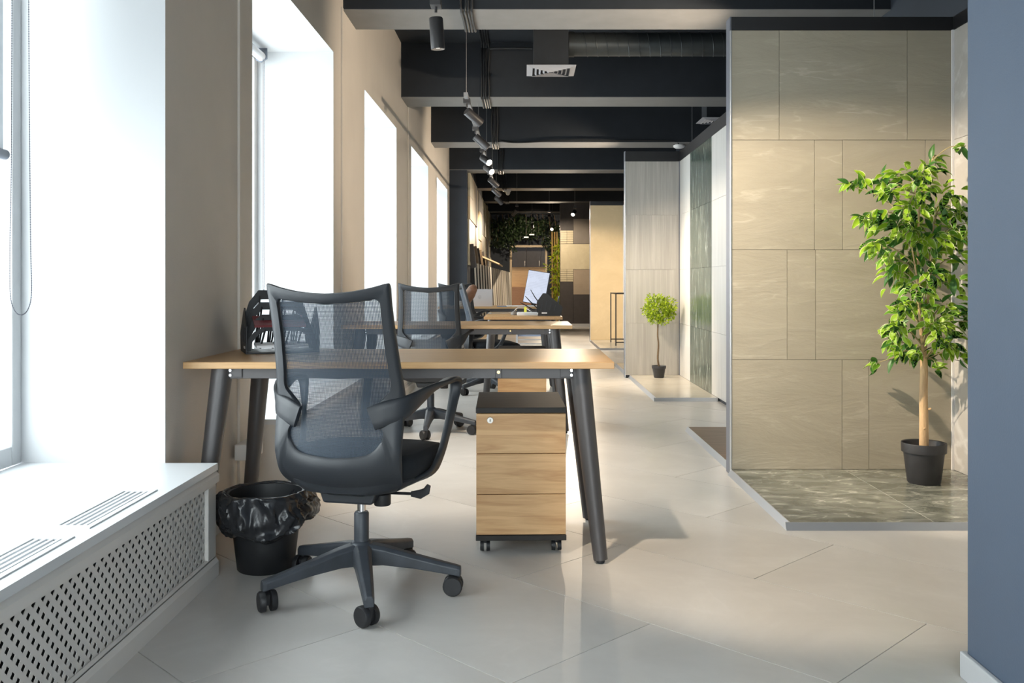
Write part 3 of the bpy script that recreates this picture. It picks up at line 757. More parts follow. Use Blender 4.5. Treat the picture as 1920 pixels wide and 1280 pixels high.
        rows = [tuple(p)+tuple(d)+(a, b) for p, d, a, b in zip(path, wdir, wid, th)]
        rows = cr(rows, 5)
        mb = MB().ribbon([(s*r[0], r[1], r[2]) for r in rows], [(s*r[3], r[4], r[5]) for r in rows], [r[6] for r in rows], [r[7] for r in rows])
        obj('armrest', mb, 'plastic', t, smooth=True, ang=70)
    # gas lift and five-star base
    obj('gas_lift', MB().lathe([(.014, .26), (.014, .345)], 20), 'chrome', t, smooth=True, ang=40)
    obj('column_sleeve', MB().lathe([(.025, .150), (.025, .268), (.021, .274)], 24), 'plastic_base', t, smooth=True, ang=40)
    hub = obj('base_hub', MB().lathe([(.030, .095), (.042, .10), (.045, .150), (.036, .170), (.027, .176)], 24), 'plastic_base', t, smooth=True, ang=40)
    for k in range(5):
        a = 2*pi*k/5
        mb = MB(); vs = []; fs = []
        st = [(.02, .032, .170, .098), (.08, .028, .160, .100), (.18, .0235, .134, .090), (.28, .019, .110, .074), (.325, .0165, .100, .066), (.338, .014, .096, .062)]
        for r, wdt, zt, zb_ in st:
            for (y, z) in ((-wdt, zb_), (-wdt, zt-.010), (-wdt*.55, zt), (wdt*.55, zt), (wdt, zt-.010), (wdt, zb_)): vs.append((r, y, z))
        for i in range(len(st)-1):
            for q in range(6): q2 = (q+1) % 6; fs.append((i*6+q, i*6+q2, (i+1)*6+q2, (i+1)*6+q))
        fs += [tuple(range(6)), tuple(range((len(st)-1)*6, len(st)*6))]
        sp = obj('spoke', mb.add(vs, fs), 'plastic_base', t, bevel=.003, rot=(0, 0, a))
        ca = radians(35+40*k)-a
        cs = MB().tube([(0, 0, .065), (0, 0, .045)], .010, 10).tube([(-.004, -.006, .047), (-.004, .006, .047)], .014, 10)
        cst = obj('caster', MB().prism([(-.018, .020), (-.022, .054), (.014, .066), (.014, .020)], -.007, .007, 1).tube([(.006, 0, .078), (.006, 0, .058)], .010, 10), 'rubber', t, loc=(.322*cos(a), .322*sin(a), 0), rot=(0, 0, a+ca))
        for s in (-1, 1):
            obj('wheel', MB().tube([(-.010, s*.009, .033), (-.010, s*.023, .033), (-.010, s*.028, .033)], [.033, .033, .029], 22), 'rubber', cst, smooth=True, ang=40)
    return t
ch1 = make_chair('nearest black mesh office chair, turned slightly right in front of the first desk')
ch1.location = (-.55, 3.10, 0); ch1.rotation_euler = (0, 0, -radians(13))
base_parts = ('spoke', 'base_hub', 'caster')
def spin_base(ch, deg):
    for c in [x for x in C.objects if x.parent == ch and x.name.split('.')[0] in base_parts]:
        a = radians(deg); x, y, z = c.location
        c.location = (x*cos(a)-y*sin(a), x*sin(a)+y*cos(a), z); c.rotation_euler = (0, 0, c.rotation_euler[2]+a)
ch2 = copy_tree(ch1); ch2.location = (-.655, 6.42, 0); ch2.rotation_euler = (0, 0, radians(3)); ch2['label'] = 'second black mesh office chair, tucked square into the second desk'
ch3 = copy_tree(ch1); ch3.location = (-.345, 8.75, 0); ch3.rotation_euler = (0, 0, -radians(80)); ch3['label'] = 'black office chair seen from its side, left of the narrow end-on desk'
ch4 = copy_tree(ch1); ch4.location = (-.74, 10.9, 0); ch4.rotation_euler = (0, 0, -radians(15)); ch4['label'] = 'black office chair at the farthest desk, mostly hidden behind the second chair'
spin_base(ch1, -76+13); spin_base(ch2, -90-3); spin_base(ch3, 20); spin_base(ch4, 40)

# ------------------------------------------------------------------ waste bin with bag
t = thing('waste_bin', 'small black waste bin with crumpled black bag beside the front chair', 'waste bin', (-.949, 3.37, 0))
obj('bucket', MB().lathe([(.098, 0), (.102, .004), (.112, .09), (.126, .20), (.135, .272), (.140, .276), (.138, .282), (.130, .28), (.120, .20), (.098, .012)], 48), 'bin_plastic', t, smooth=True, ang=50)
rnd = random.Random(5); NT = 180
from mathutils import noise as mn
prof = cr([(.116, .17), (.124, .215), (.130, .255), (.136, .278), (.146, .288), (.158, .280), (.168, .256), (.174, .226), (.175, .195), (.168, .168), (.156, .150), (.146, .146)], 3)
vs = []; fs = []
for i, (r, z) in enumerate(prof):
    f = i/(len(prof)-1)
    for k in range(NT):
        a = 2*pi*k/NT; p = Vector((cos(a)*1.5, sin(a)*1.5, z*10))
        q = p+Vector((mn.noise(p*1.7), mn.noise(p*1.7+Vector((9, 2, 4))), mn.noise(p*1.7+Vector((3, 8, 1)))))*.55
        n1 = mn.noise(q*.9); n2 = (1-2*abs(mn.noise(q*1.3+Vector((7, 3, 1)))))**3; n3 = (1-2*abs(mn.noise(q*2.8+Vector((2, 9, 4)))))**3; n4 = mn.noise(q*8)
        amp = .25+1.0*min(1, max(0, (f-.25)/.3))
        hem = max(0, (f-.5)/.5)
        rr = r+amp*(.022*n1+.016*n2+.0035*n3-.008)
        zz = z+amp*.012*mn.noise(p*1.3+Vector((1, 5, 8)))+hem*(.012-.045*max(0, cos(a-pi*1.15))**2+.05*mn.noise(Vector((cos(a)*1.2, sin(a)*1.2, 4))))
        vs.append((rr*cos(a), rr*sin(a), zz))
for i in range(len(prof)-1):
    for k in range(NT): k2 = (k+1) % NT; fs.append((i*NT+k, i*NT+k2, (i+1)*NT+k2, (i+1)*NT+k))
bag = obj('bin_bag', MB().add(vs, fs), 'bag_plastic', t, smooth=True, ang=60)
sm = bag.modifiers.new('thick', 'SOLIDIFY'); sm.thickness = .0012

# ------------------------------------------------------------------ file sorters
def make_sorter(label, hs=1.0):
    """black sorter: two slanted slotted sides and sheet-metal dividers with curved fronts"""
    t = thing('file_sorter', label, 'file sorter', group='black slotted file sorters')
    W = .30
    side = [(0, 0), (.25, 0), (.275, .075), (.10, .190), (.07, .190), (0, .115)]
    for sx in (0, 1):
        mb = MB(); mb.prism(side, 0, .004, 0)
        sd = obj('side_panel', mb, 'rubber', t, loc=(sx*(W-.004), 0, 0))
        for k in range(4):
            y0 = .025+.05*k
            obj('slot_rib', MB().tube([(.002, y0, .045), (.002, y0+.022, .10+.018*(1.5-abs(k-1.2)))], .0045, 6), 'plastic', sd)
        obj('sticker', B(-.0006, .0046, .04, .10, .020, .030), 'paper', sd)
    for k in range(4):
        y = .22-.062*k; h = (.255-.052*k)*hs
        arch = [(.004, .0), (.022, .0), (.03, h*.40), (.055, h*.70), (.085, h*.84), (W-.085, h*.84), (W-.055, h*.70), (W-.03, h*.40), (W-.022, 0), (W-.004, 0), (W-.004, h*.42), (W-.035, h*.80), (W-.075, h), (.075, h), (.035, h*.80), (.004, h*.42)]
        m_ = MB(); m_.prism(arch, 0, .004, 1)
        dv = obj('divider', m_, 'rubber', t, loc=(0, y, .010), rot=(radians(-8), 0, 0))
        for q in range(4):
            x = .07+.05*q
            obj('divider_bar', MB().tube([(x-.010, .002, .01), (x+.012, .002, h*.90)], .0045, 6), 'rubber', dv)
    obj('base_tray', B(.004, W-.004, .0, .25, 0, .006), 'rubber', t)
    return t
fs1 = make_sorter('black file sorter with papers and a red folder on the nearest desk by the wall')
fs1.location = (-1.145, 3.775, .75); fs1.rotation_euler = (0, 0, radians(22))
fs2 = make_sorter('black file sorter standing at the right end of the narrow end-on desk', .62)
fs2.location = (.115, 8.42, .75); fs2.rotation_euler = (0, 0, radians(-88)); fs2.scale = (.82, .80, 1.05)
MS = Matrix.Translation(fs1.location) @ Matrix.Rotation(radians(22), 4, 'Z')
for (m, dx, dy, dz, label, rot) in (('red_folder', .04, .115, .125, 'dark red folder lying inside the front file sorter', .30), ('paper', .04, .03, .030, 'white papers lying low inside the front file sorter', .05)):
    p_ = MS @ Vector((dx, dy, dz))
    o = obj('folder' if m == 'red_folder' else 'paper_stack', B(0, .21, -.06, .06, 0, .010), m, None, loc=tuple(p_), rot=(rot, 0, radians(22)))
    tag(o, label, 'folder' if m == 'red_folder' else 'papers')

# ------------------------------------------------------------------ things on the far desks
ZD = .75
t = thing('laptop', 'open silver laptop on the farthest desk, seen from behind', 'laptop', (-.555, 11.42, ZD))
obj('base', B(-.16, .16, 0, .22, .002, .016), 'laptop_silver', t, bevel=.003)
lid = obj('lid', B(-.16, .16, -.004, .004, 0, .205), 'laptop_silver', t, bevel=.003, loc=(0, .004, .014), rot=(radians(8), 0, 0))
ring = MB(); R0, R1 = .020, .0175
vs = [(r*cos(2*pi*k/32), -.0046, .105+r*sin(2*pi*k/32)) for r in (R0, R1) for k in range(32)]+[(r*cos(2*pi*k/32), -.0039, .105+r*sin(2*pi*k/32)) for r in (R0, R1) for k in range(32)]
fs = []
for k in range(32):
    k2 = (k+1) % 32; fs += [(k, k2, 32+k2, 32+k), (64+k, 64+k2, 96+k2, 96+k), (k, k2, 64+k2, 64+k), (32+k, 32+k2, 96+k2, 96+k)]
lg = obj('logo_ring', ring.add(vs, fs), 'laptop_logo', lid)
def stroke(mb, pts, w_=.0022):
    for (a, b), (c, d) in zip(pts, pts[1:]):
        mb.tube([(a, -.0043, .105+b), (c, -.0043, .105+d)], w_/2, 6)
    return mb
obj('logo_letter', stroke(MB(), [(-.0035, .017), (-.011, -.010), (-.007, .003), (-.002, .004), (-.001, .001), (-.004, -.010)]), 'laptop_logo', lg)
obj('logo_letter', stroke(MB(), [(.004, .006), (-.003, -.017), (.001, -.008), (.007, -.008), (.010, .003), (.009, .006), (.004, .006)]), 'laptop_logo', lg)

t = thing('monitor', 'bright tilted monitor showing a text document on the farthest desk', 'monitor', (.12, 11.62, ZD), radians(0))
pn = obj('panel', B(-.145, .145, 0, .022, 0, .42), 'rubber', t, bevel=.003, loc=(0, 0, .03), rot=(radians(-8), radians(9), radians(-12)))
obj('screen', B(-.14, .132, -.0015, .0005, .006, .414), 'screen_page', pn)
obj('stand', MB().box(-.03, .03, .05, .08, .012, .25).box(-.10, .10, -.02, .14, 0, .012), 'rubber', t, bevel=.003)
t = tag(obj('keyboard', MB().box(-.20, .20, -.055, .055, 0, .012), 'paper', None, bevel=.003, loc=(-.02, 11.42, ZD), rot=(0, 0, .05)), 'slim white keyboard in front of the bright monitor', 'keyboard')
tag(obj('pen', MB().tube([(-.07, 0, .004), (.06, 0, .004), (.07, 0, .004)], [.004, .004, .001], 8), 'blue_pen', None, loc=(-.27, 11.38, ZD)), 'blue pen lying between laptop and keyboard', 'pen')
tag(obj('white_mug', MB().lathe([(.026, 0), (.030, .004), (.034, .07), (.031, .07), (.027, .008)], 20, cap=True), 'paper', None, smooth=True, loc=(-.80, 11.45, ZD)), 'small white cup left of the silver laptop', 'cup')
# white cable hanging off the farthest desk
tag(obj('charging_cable', MB().tube(cr([(-.62, 11.50, ZD+.004), (-.66, 11.36, ZD+.004), (-.69, 11.29, ZD+.006), (-.70, 11.28, ZD-.06), (-.69, 11.285, ZD-.12), (-.705, 11.28, ZD-.17)], 5), .004, 6), 'paper', None, smooth=True), 'thin white cable drooping over the edge of the farthest desk', 'cable')
# on the narrow desk
tag(obj('paper_stack', MB().box(-.10, .10, -.14, .14, 0, .022), 'paper', None, bevel=.002, loc=(.03, 8.45, ZD), rot=(0, 0, .06)), 'pile of white papers left of the file sorter on the narrow desk', 'papers')
tag(obj('notebook', MB().box(-.13, .13, -.10, .10, 0, .010), 'tan_tile', None, bevel=.002, loc=(-.20, 8.75, ZD), rot=(0, 0, .2)), 'flat tan notebook on the left of the narrow desk', 'notebook')
vsm = []
mb = MB(); prof = [(.001, 0), (.032, .0), (.034, .008), (.028, .024), (.014, .034), (.001, .036)]
mb.lathe(prof, 20, cap=False); mb.xf(Matrix.Diagonal((1, 1.7, 1, 1)))
tag(obj('computer_mouse', mb, 'grey_brown', None, smooth=True, loc=(-.09, 8.42, ZD)), 'dark computer mouse beside the white papers on the narrow desk', 'mouse')
tag(obj('sticky_note', MB().box(-.012, .012, -.002, .002, 0, .05), 'yellow_note', None, loc=(.01, 8.50, ZD+.0225)), 'small yellow note upright on the white papers', 'note')
tag(obj('desk_cable', MB().tube(cr([(-.12, 8.55, ZD+.004), (-.10, 8.9, ZD+.02), (-.06, 9.0, ZD+.05), (.02, 9.05, ZD+.04), (.08, 8.9, ZD+.006)], 6), .004, 6), 'paper', None, smooth=True), 'loose pale cable looping behind the mouse on the narrow desk', 'cable')
t = thing('wifi_router', 'black router with three slanted antennas behind the far file sorter', 'router', (.16, 8.62, ZD))
obj('case', MB().prism([(-.09, -.06), (.09, -.06), (.11, .06), (-.11, .06)], 0, .03), 'rubber', t, bevel=.006)
for k in range(3):
    obj('antenna', MB().tube([(-.06+.05*k, .05, .03), (-.16+.05*k, .02, .09+.035*k), (-.20+.05*k, .01, .11+.06*k)], [.006, .005, .003], 8), 'rubber', t, smooth=True)
tag(obj('shoulder_bag', MB().lathe([(.01, -.13), (.09, -.11), (.12, 0), (.10, .09), (.05, .125), (.01, .13)], 20, cap=True).xf(Matrix.Diagonal((.45, .9, .8, 1)) ), 'brown_leather', None, smooth=True, loc=(-.535, 9.0, .93), rot=(.2, .5, 0)), 'brown leather bag hung on the chair left of the silver laptop', 'bag')
# low white storage rack under the farthest desk
t = thing('storage_rack', 'low white wire storage rack standing beyond the second desk', 'rack', (-.10, 12.4, 0))
for x in (0, .44):
    for y in (0, .3): obj('post', B(x-.012, x+.012, y-.012, y+.012, 0, .42), 'paper', t)
for k in range(5): obj('rail', B(.012, .428, -.006, .006, .05+.055*k, .062+.055*k), 'paper', t)
obj('shelf', B(-.01, .45, -.01, .31, .405, .43), 'paper', t); obj('panel', B(.012, .428, .006, .012, .32, .40), 'paper_blue', t)

# ------------------------------------------------------------------ black frame table in the beige bay
t = thing('frame_table', 'tall thin black metal frame table in the beige bay', 'table', (1.47, 14.8, .03))
for x, y in ((0, 0), (.262, 0), (0, .86), (.262, .86)): obj('leg', B(x, x+.018, y, y+.018, 0, .83), 'rubber', t)
obj('top', B(0, .28, 0, .878, .83, .85), 'board_black', t, bevel=.002)
for y in (0, .86): obj('stretcher', B(.018, .262, y, y+.018, .045, .063), 'rubber', t)

# ------------------------------------------------------------------ blinds
def chain_obj(t, pts, r=.0030):
    ln = [Vector(p) for p in cr(pts, 8)]
    d = [0]
    for a, b in zip(ln, ln[1:]): d.append(d[-1]+(b-a).length)
    mb = MB(); step = .0085; i = 0; s = 0
    while s < d[-1]:
        while i < len(d)-2 and d[i+1] < s: i += 1
        p = ln[i].lerp(ln[i+1], (s-d[i])/max(1e-6, d[i+1]-d[i]))
        mb.add([(p.x+r, p.y, p.z), (p.x-r, p.y, p.z), (p.x, p.y+r, p.z), (p.x, p.y-r, p.z), (p.x, p.y, p.z+r*1.1), (p.x, p.y, p.z-r*1.1)],
               [(0, 2, 4), (2, 1, 4), (1, 3, 4), (3, 0, 4), (2, 0, 5), (1, 2, 5), (3, 1, 5), (0, 3, 5)])
        s += step
    mb.tube(ln, r*.35, 5)
    o = obj('bead_chain', mb, 'chain', t, smooth=False); o['kind'] = 'stuff'; return o
def blind(a, b, drop, label, chain):
    t = thing('roller_blind', label, 'blind', (0, 0, 0), 0, 'white roller blinds in the windows')
    x = -1.745
    obj('roller', MB().tube([(x, a+.10, 2.545), (x, b-.10, 2.545)], .030, 20), 'blind_fabric', t, smooth=True, ang=50)
    for y in (a+.08, b-.10):
        obj('bracket', MB().prism([(x-.035, 2.52), (x+.0, 2.505), (x+.04, 2.53), (x+.04, 2.60), (x-.045, 2.60)], y, y+.012, 1), 'blind_bar', t)
    if drop < 2.4:
        obj('fabric', B(x-.0005, x+.0005, a+.115, b-.215, drop, 2.545), 'blind_fabric', t)
        obj('bottom_bar', MB().tube([(x, a+.11, drop), (x, b-.205, drop)], .018, 16), 'blind_bar', t, smooth=True, ang=50)
    chain_obj(t, chain)
    return t
XB_ = -1.745
blind(*WIN[1], 1.475, 'partly lowered white roller blind with dark bead chain at the left edge',
      [(XB_+.02, 3.19, 2.54), (XB_+.02, 3.195, 1.8), (XB_+.02, 3.205, 1.2), (XB_+.02, 3.212, 1.02), (XB_+.02, 3.19, .955), (XB_+.02, 3.145, .935), (XB_+.02, 3.10, .955), (XB_+.02, 3.077, 1.02), (XB_+.02, 3.077, 1.2), (XB_+.02, 3.085, 1.5), (XB_+.02, 3.09, 2.54)])
for i in range(2, 6):
    a, b = WIN[i]
    blind(a, b, 2.5, ['rolled-up white blind high in the second window, chain hanging', 'rolled-up white blind in the third window', 'rolled-up white blind in the fourth window', 'rolled-up white blind in the last window'][i-2],
          [(XB_+.02, b-.09, 2.54), (XB_+.02, b-.088, 1.6), (XB_+.02, b-.085, 1.05), (XB_+.02, b-.105, 1.0), (XB_+.02, b-.125, 1.05), (XB_+.02, b-.12, 1.6), (XB_+.02, b-.12, 2.54)])
tag(obj('pipe_box', MB().box(XW+.015, XW+.09, 4.02, 4.20, .265, .335), 'cover_paint', None, bevel=.005), 'small beige boxed pipe stub low on the wall behind the desk leg', 'box')

# ------------------------------------------------------------------ track lights
def spot_fixture(p, aim, label, lit, power=1.0, size=60, rail=2.60, parent_light=True, gap=.0, dia=.039):
    """p: swivel point; aim: point aimed at"""
    t = thing('track_spotlight', label, 'spotlight', p, 0, 'black cylinder spotlights on the ceiling tracks')
    d = (Vector(aim)-Vector(p)).normalized()
    q = d.to_track_quat('-Z', 'Y').to_matrix().to_4x4()
    obj('adapter', B(-.030, .030, -.045, .045, .02, .058), 'spot_black', t, bevel=.003)
    obj('stem', MB().tube([(0, 0, .025), (0, 0, -.012)], .008, 10), 'spot_black', t)
    L_ = .175
    body = MB().lathe([(dia*.9, .035), (dia, .03), (dia, -L_+.035), (dia*.93, -L_+.034), (dia*.90, -L_+.055)], 28).xf(q)
    bo = obj('body', body, 'spot_black', t, smooth=True, ang=40, loc=tuple(d*.03+Vector((0, 0, -.045))))
    obj('lens', MB().lathe([(dia*.9, -L_+.050), (dia*.9, -L_+.047)], 28).xf(q), lit, bo)
    if power:
        ld = bpy.data.lights.new('spot_lamp', 'SPOT'); ld.energy = SPOT_W*power; ld.color = WARM; ld.spot_size = radians(size); ld.spot_blend = .6; ld.shadow_soft_size = .03
        lo = bpy.data.objects.new('spot_lamp', ld); C.objects.link(lo); lo.parent = bo
        lo.matrix_local = Matrix.Translation(d*(L_-.03)) @ d.to_track_quat('-Z', 'Y').to_matrix().to_4x4()
    return t
ZT_ = 2.62; XT = -.495
def rail(y0, y1, label):
    t = thing('track_rail', label, 'track', (0, 0, 0), 0, 'suspended lighting tracks')
    obj('profile', B(XT-.018, XT+.018, y0, y1, ZT_, ZT_+.034), 'track_grey', t, bevel=.002)
    y = y0+.08
    while y < y1:
        obj('suspension_wire', MB().tube([(XT, y, ZT_+.03), (XT, y, ZC)], .0022, 6), 'wire_grey', t); y += 2.1
    return t
rail(-2.0, 5.22, 'front suspended light track carrying the nearest spotlight')
rail(7.75, 16.6, 'long suspended light track running along the beams to the back')
sz = ZT_-.05
spot_fixture((XT, 5.14, sz), (XT+.16, 5.30, 0), 'nearest black spotlight at the top, pointing straight down', 'lamp_soft', .5, 70)
spot_fixture((XT, 7.92, sz), (1.7, 9.6, .9), 'second spotlight from the front, dark, tilted right', 'lamp_off', .8, 50)
spot_fixture((XT, 9.30, sz), (1.72, 9.4, .6), 'third spotlight from the front, tilted right with glowing rim', 'lamp_soft', .9, 55)
spot_fixture((XT, 10.85, sz), (1.9, 7.4, .4), 'fourth spotlight, glowing toward the camera, upper of the two bright ones', 'lamp_lit', .5, 44)
spot_fixture((XT, 11.75, sz), (1.9, 8.2, .4), 'fifth spotlight, glowing toward the camera, lower of the two bright ones', 'lamp_lit', .5, 44)
spot_fixture((XT, 13.1, sz), (1.7, 15.0, .8), 'dark spotlight just below the two bright ones', 'lamp_off', .8, 55)
spot_fixture((XT, 14.5, sz), (1.5, 16.3, .9), 'dark spotlight left of the white ceiling camera', 'lamp_off', .8, 50)
spot_fixture((XT, 15.9, sz), (1.5, 17.6, .6), 'lowest and farthest dark spotlight on the long track', 'lamp_off', .8, 55)
# fixtures on the front track above and behind the camera
spot_fixture((XT, 3.90, sz), (1.9, 4.75, .9), 'spotlight above the frame aimed at the tall plant', 'lamp_lit', 1.6, 52)
spot_fixture((XT, 2.60, sz), (1.1, 3.5, 0), 'spotlight above the frame aimed at the floor before the green platform', 'lamp_lit', .5, 42)
t = spot_fixture((1.07, 19.4, 2.60), (.2, 17.0, 1.2), 'bright spotlight near the beige bay, glowing at the camera', 'lamp_lit', .8, 90)
obj('suspension_wire', MB().tube([(0, 0, .05), (0, 0, ZC-2.60)], .003, 6), 'wire_grey', t)
t = spot_fixture((.75, 24.3, 2.56), (.2, 21.0, 1.2), 'small bright spotlight among the hanging greenery', 'lamp_lit', .6, 90)
obj('suspension_wire', MB().tube([(0, 0, .05), (0, 0, ZC-2.56)], .003, 6), 'wire_grey', t)
t = spot_fixture((-.15, 18.6, sz), (-.95, 19.6, 1.6), 'added spotlight brightening the far left tile display', 'lamp_off', .5, 100)  # added lamp, brightens the far left end that came out too dark
obj('suspension_wire', MB().tube([(0, 0, .05), (0, 0, ZC-sz)], .003, 6), 'wire_grey', t)
t = spot_fixture((.55, 20.2, sz), (1.1, 21.9, 1.2), 'added spotlight brightening the mosaic wall of sample tiles', 'lamp_off', .5, 90)  # added lamp, lifts the light on the mosaic wall
obj('suspension_wire', MB().tube([(0, 0, .05), (0, 0, ZC-sz)], .003, 6), 'wire_grey', t)
t = spot_fixture((.2, 23.4, sz), (.35, 26.0, 1.6), 'added spotlight brightening the far doorway', 'lamp_off', .35, 90)  # extra lamp put in to brighten the far end around the doorway
obj('suspension_wire', MB().tube([(0, 0, .05), (0, 0, ZC-sz)], .003, 6), 'wire_grey', t)

# two fixtures hidden behind the partitions wash the window wall
for p_, a_, l_ in (((2.25, 5.9, 2.45), (-1.28, 8.2, 2.45), 'spotlight behind the taupe partition aimed at the window wall'), ((2.25, 12.3, 2.45), (-1.28, 13.6, 2.4), 'spotlight behind the grey stone partition aimed at the window wall')):
    t = spot_fixture(p_, a_, l_, 'lamp_lit', .9, 75)
    obj('suspension_wire', MB().tube([(0, 0, .05), (0, 0, ZC-2.45)], .003, 6), 'wire_grey', t)
# ------------------------------------------------------------------ cables, duct, ceiling devices
def cable_path(x, r, y0, y1):
    pts = [(x, y0, ZC-.012)]
    for yb in BEAMS:
        if yb < y0 or yb > y1: continue
        w1, w2 = random.uniform(-.012, .012), random.uniform(-.015, .015)
        pts += [(x+w1, yb-.35, ZC-.012), (x+w1, yb-.03, ZC-.03), (x+w2, yb-.016, ZC-.12), (x+w1, yb-.016, (ZC+ZB)/2), (x+w2*.6, yb-.016, ZB+.05), (x, yb-.012, ZB-.004), (x, yb+.02, ZB-.014),
                (x+w1*.5, yb+.25, ZB-.013), (x, yb+.48, ZB-.014), (x, yb+.512, ZB-.004), (x, yb+.516, ZB+.05), (x+w1, yb+.516, ZC-.12), (x+w2, yb+.53, ZC-.03), (x+w2, yb+.8, ZC-.012)]
    return cr(pts, 3)
nm_ = ['leftmost', 'second', 'third', 'fourth']
for k in range(4):
    tag(obj('ceiling_cable', MB().tube(cable_path(-.445+.024*k, .009, 1.0, 22.5), .009, 7), 'cable_black', None, smooth=True), '%s black cable of the bundle looped over the ceiling beams' % nm_[k], 'cable', 'black cables looped over the beams')
    
tag(obj('detector_cable', MB().tube(cr([(-.34, 12.64, ZB+.02), (-.1, 12.64, ZB-.006), (.5, 12.63, ZB+.018), (1.2, 12.63, ZB+.022), (2.0, 12.64, ZB+.02), (2.14, 12.72, ZB-.008)], 6), .008, 6), 'cable_black', None, smooth=True), 'thin black cable sagging along the third beam to the smoke detector', 'cable')
tag(obj('smoke_detector', MB().lathe([(.02, -.052), (.055, -.05), (.078, -.034), (.082, -.012), (.06, -.010), (.06, 0)], 28), 'fixture_white', None, smooth=True, ang=40, loc=(2.17, 12.86, ZB)), 'round white smoke detector on the underside of the third beam', 'smoke detector')
t = thing('ceiling_camera', 'small white security camera hanging on a far beam', 'camera', (-.37, 19.0, ZB))
obj('bracket', B(-.05, .09, -.03, .03, -.055, 0), 'fixture_white', t, bevel=.006); obj('dome', MB().lathe([(.002, -.125), (.03, -.115), (.045, -.085), (.048, -.055)], 20, (.03, 0, 0)), 'fixture_white', t, smooth=True)
t = thing('spiral_duct', 'grey spiral-seamed round ventilation duct along the ceiling', 'duct', (0, 0, 0))
YDU, ZDU, RDU = 8.30, 3.20, .105
obj('pipe', MB().tube([(.42, YDU, ZDU), (1.4, YDU, ZDU), (XR, YDU, ZDU)], RDU, 40), 'duct_metal', t, smooth=True, ang=50)
pt = []
for k in range(0, 22*24+1):
    a = 2*pi*k/24; pt.append((.50+.095*k/24, YDU+(RDU+.001)*cos(a), ZDU+(RDU+.001)*sin(a)))
obj('spiral_seam', MB().tube(pt, .004, 5), 'duct_metal', t, smooth=True)
obj('end_collar', MB().tube([(.40, YDU, ZDU), (.45, YDU, ZDU)], RDU+.007, 40), 'duct_metal', t, smooth=True, ang=50)
def diffuser(x0, y0, z, W, label):
    t = thing('ceiling_diffuser', label, 'air vent', (x0, y0, z), 0, 'square air diffusers')
    obj('plenum_box', B(.06, W-.065, .06, W-.06, .012, ZC-z), 'navy', t)
    obj('back_plate', B(.02, W-.02, .02, W-.02, .008, .012), 'vent_dark', t)
    for k in range(6):
        i0 = .0+.036*k; wdt = .045 if k == 0 else .016; dz = 0 if k == 0 else .004
        a, b = i0, i0+wdt; lo, hi = (-.004, .008) if k == 0 else (-.010, .006)
        mb = MB()
        vs = [(a, a, hi), (W-a, a, hi), (W-a, W-a, hi), (a, W-a, hi), (b, b, lo), (W-b, b, lo), (W-b, W-b, lo), (b, W-b, lo)]
        vs2 = [(x, y, z_+.003) for x, y, z_ in vs]
        fs = [(q, (q+1) % 4, 4+(q+1) % 4, 4+q) for q in range(4)]
        mb.add(vs+vs2, fs+[tuple(8+i for i in f) for f in fs]+[(q, (q+1) % 4, 8+(q+1) % 4, 8+q) for q in range(4)]+[(4+q, 4+(q+1) % 4, 12+(q+1) % 4, 12+q) for q in range(4)])
        obj('louvre_ring' if k else 'frame', mb, 'vent_white', t)
    return t
diffuser(.022, 8.06, 2.95, .435, 'square white louvred air diffuser below the dark plenum box')
diffuser(2.14, 11.0, 3.02, .435, 'air diffuser half hidden behind the taupe partition top')
tag(obj('ceiling_conduit', MB().tube([(-.36, 9.5, ZC-.08), (-.1, 9.5, ZC-.075), (.08, 9.5, ZC-.08)], .014, 8), 'cable_black', None, smooth=True), 'short black conduit below the ceiling left of the plenum box', 'conduit')

# ------------------------------------------------------------------ plants
def leaf_mesh(name, L_, W_, fold, droop, green, edge=None):
    """pointed leaf folded along the rib; pale rim as a strip of its own"""
    ts = [0, .12, .3, .5, .7, .88, 1.0]; ws = [0.04, .55, .95, 1.0, .78, .36, .0]
    vs = []; fs = []; mi = []
    for t_, w_ in zip(ts, ws):
        y = L_*t_; h = W_/2*w_; z = -droop*t_*t_*L_
        for s in (-1, -.86, 0, .86, 1): vs.append((s*h, y, z+abs(s)*h*fold))
    mb = MB(); 
    for i in range(len(ts)-1):
        for j in range(4):
            rim = edge and (j in (0, 3))
            mb.add([vs[i*5+j], vs[i*5+j+1], vs[(i+1)*5+j+1], vs[(i+1)*5+j]], [(0, 1, 2, 3)], 1 if rim else 0)
    me = mb.mesh(name, [green, edge] if edge else [green])
    bm = bmesh.new(); bm.from_mesh(me); bmesh.ops.remove_doubles(bm, verts=bm.verts, dist=1e-5); bm.to_mesh(me); bm.free()
    for p in me.polygons: p.use_smooth = True
    return me
def pot(t, rt, rb, h, m='pot_plastic'):
    lip = h*.24
    p = obj('pot', MB().lathe([(rb*.94, 0), (rb, .006), (rt*.90, h-lip), (rt*.985, h-lip+.002), (rt, h-.006), (rt*.985, h), (rt*.93, h-.004), (rt*.86, h-lip), (rt*.8, h-lip*1.3)], 40), m, t, smooth=True, ang=40)
    obj('soil', MB().lathe([(rt*.86, h-lip*1.25), (rt*.2, h-lip*1.1), (.001, h-lip*1.08)], 24), 'soil', t, smooth=True)
    return p
rg = random.Random(11)
PXC, PYC, S1 = 2.03, 4.66, F/4.66
t = thing('potted_ficus', 'tall ficus with variegated green leaves in a black pot on green marble', 'plant', (PXC, PYC, .03))
pot(t, .109, .080, .205)
def lp(px, py, dy=0):        # point in plant space
    return Vector(((px-PX)/S1-PXC, dy, EYE-(py-PY)/S1-.03))
obj('trunk', MB().tube(cr([(0, 0, .14), (.0, 0, .30), (-.002, 0, .45), (.001, 0, .58), (-.004, .005, .68)], 4), [.024-.00045*k for k in range(17)], 14), 'bark', t, smooth=True)
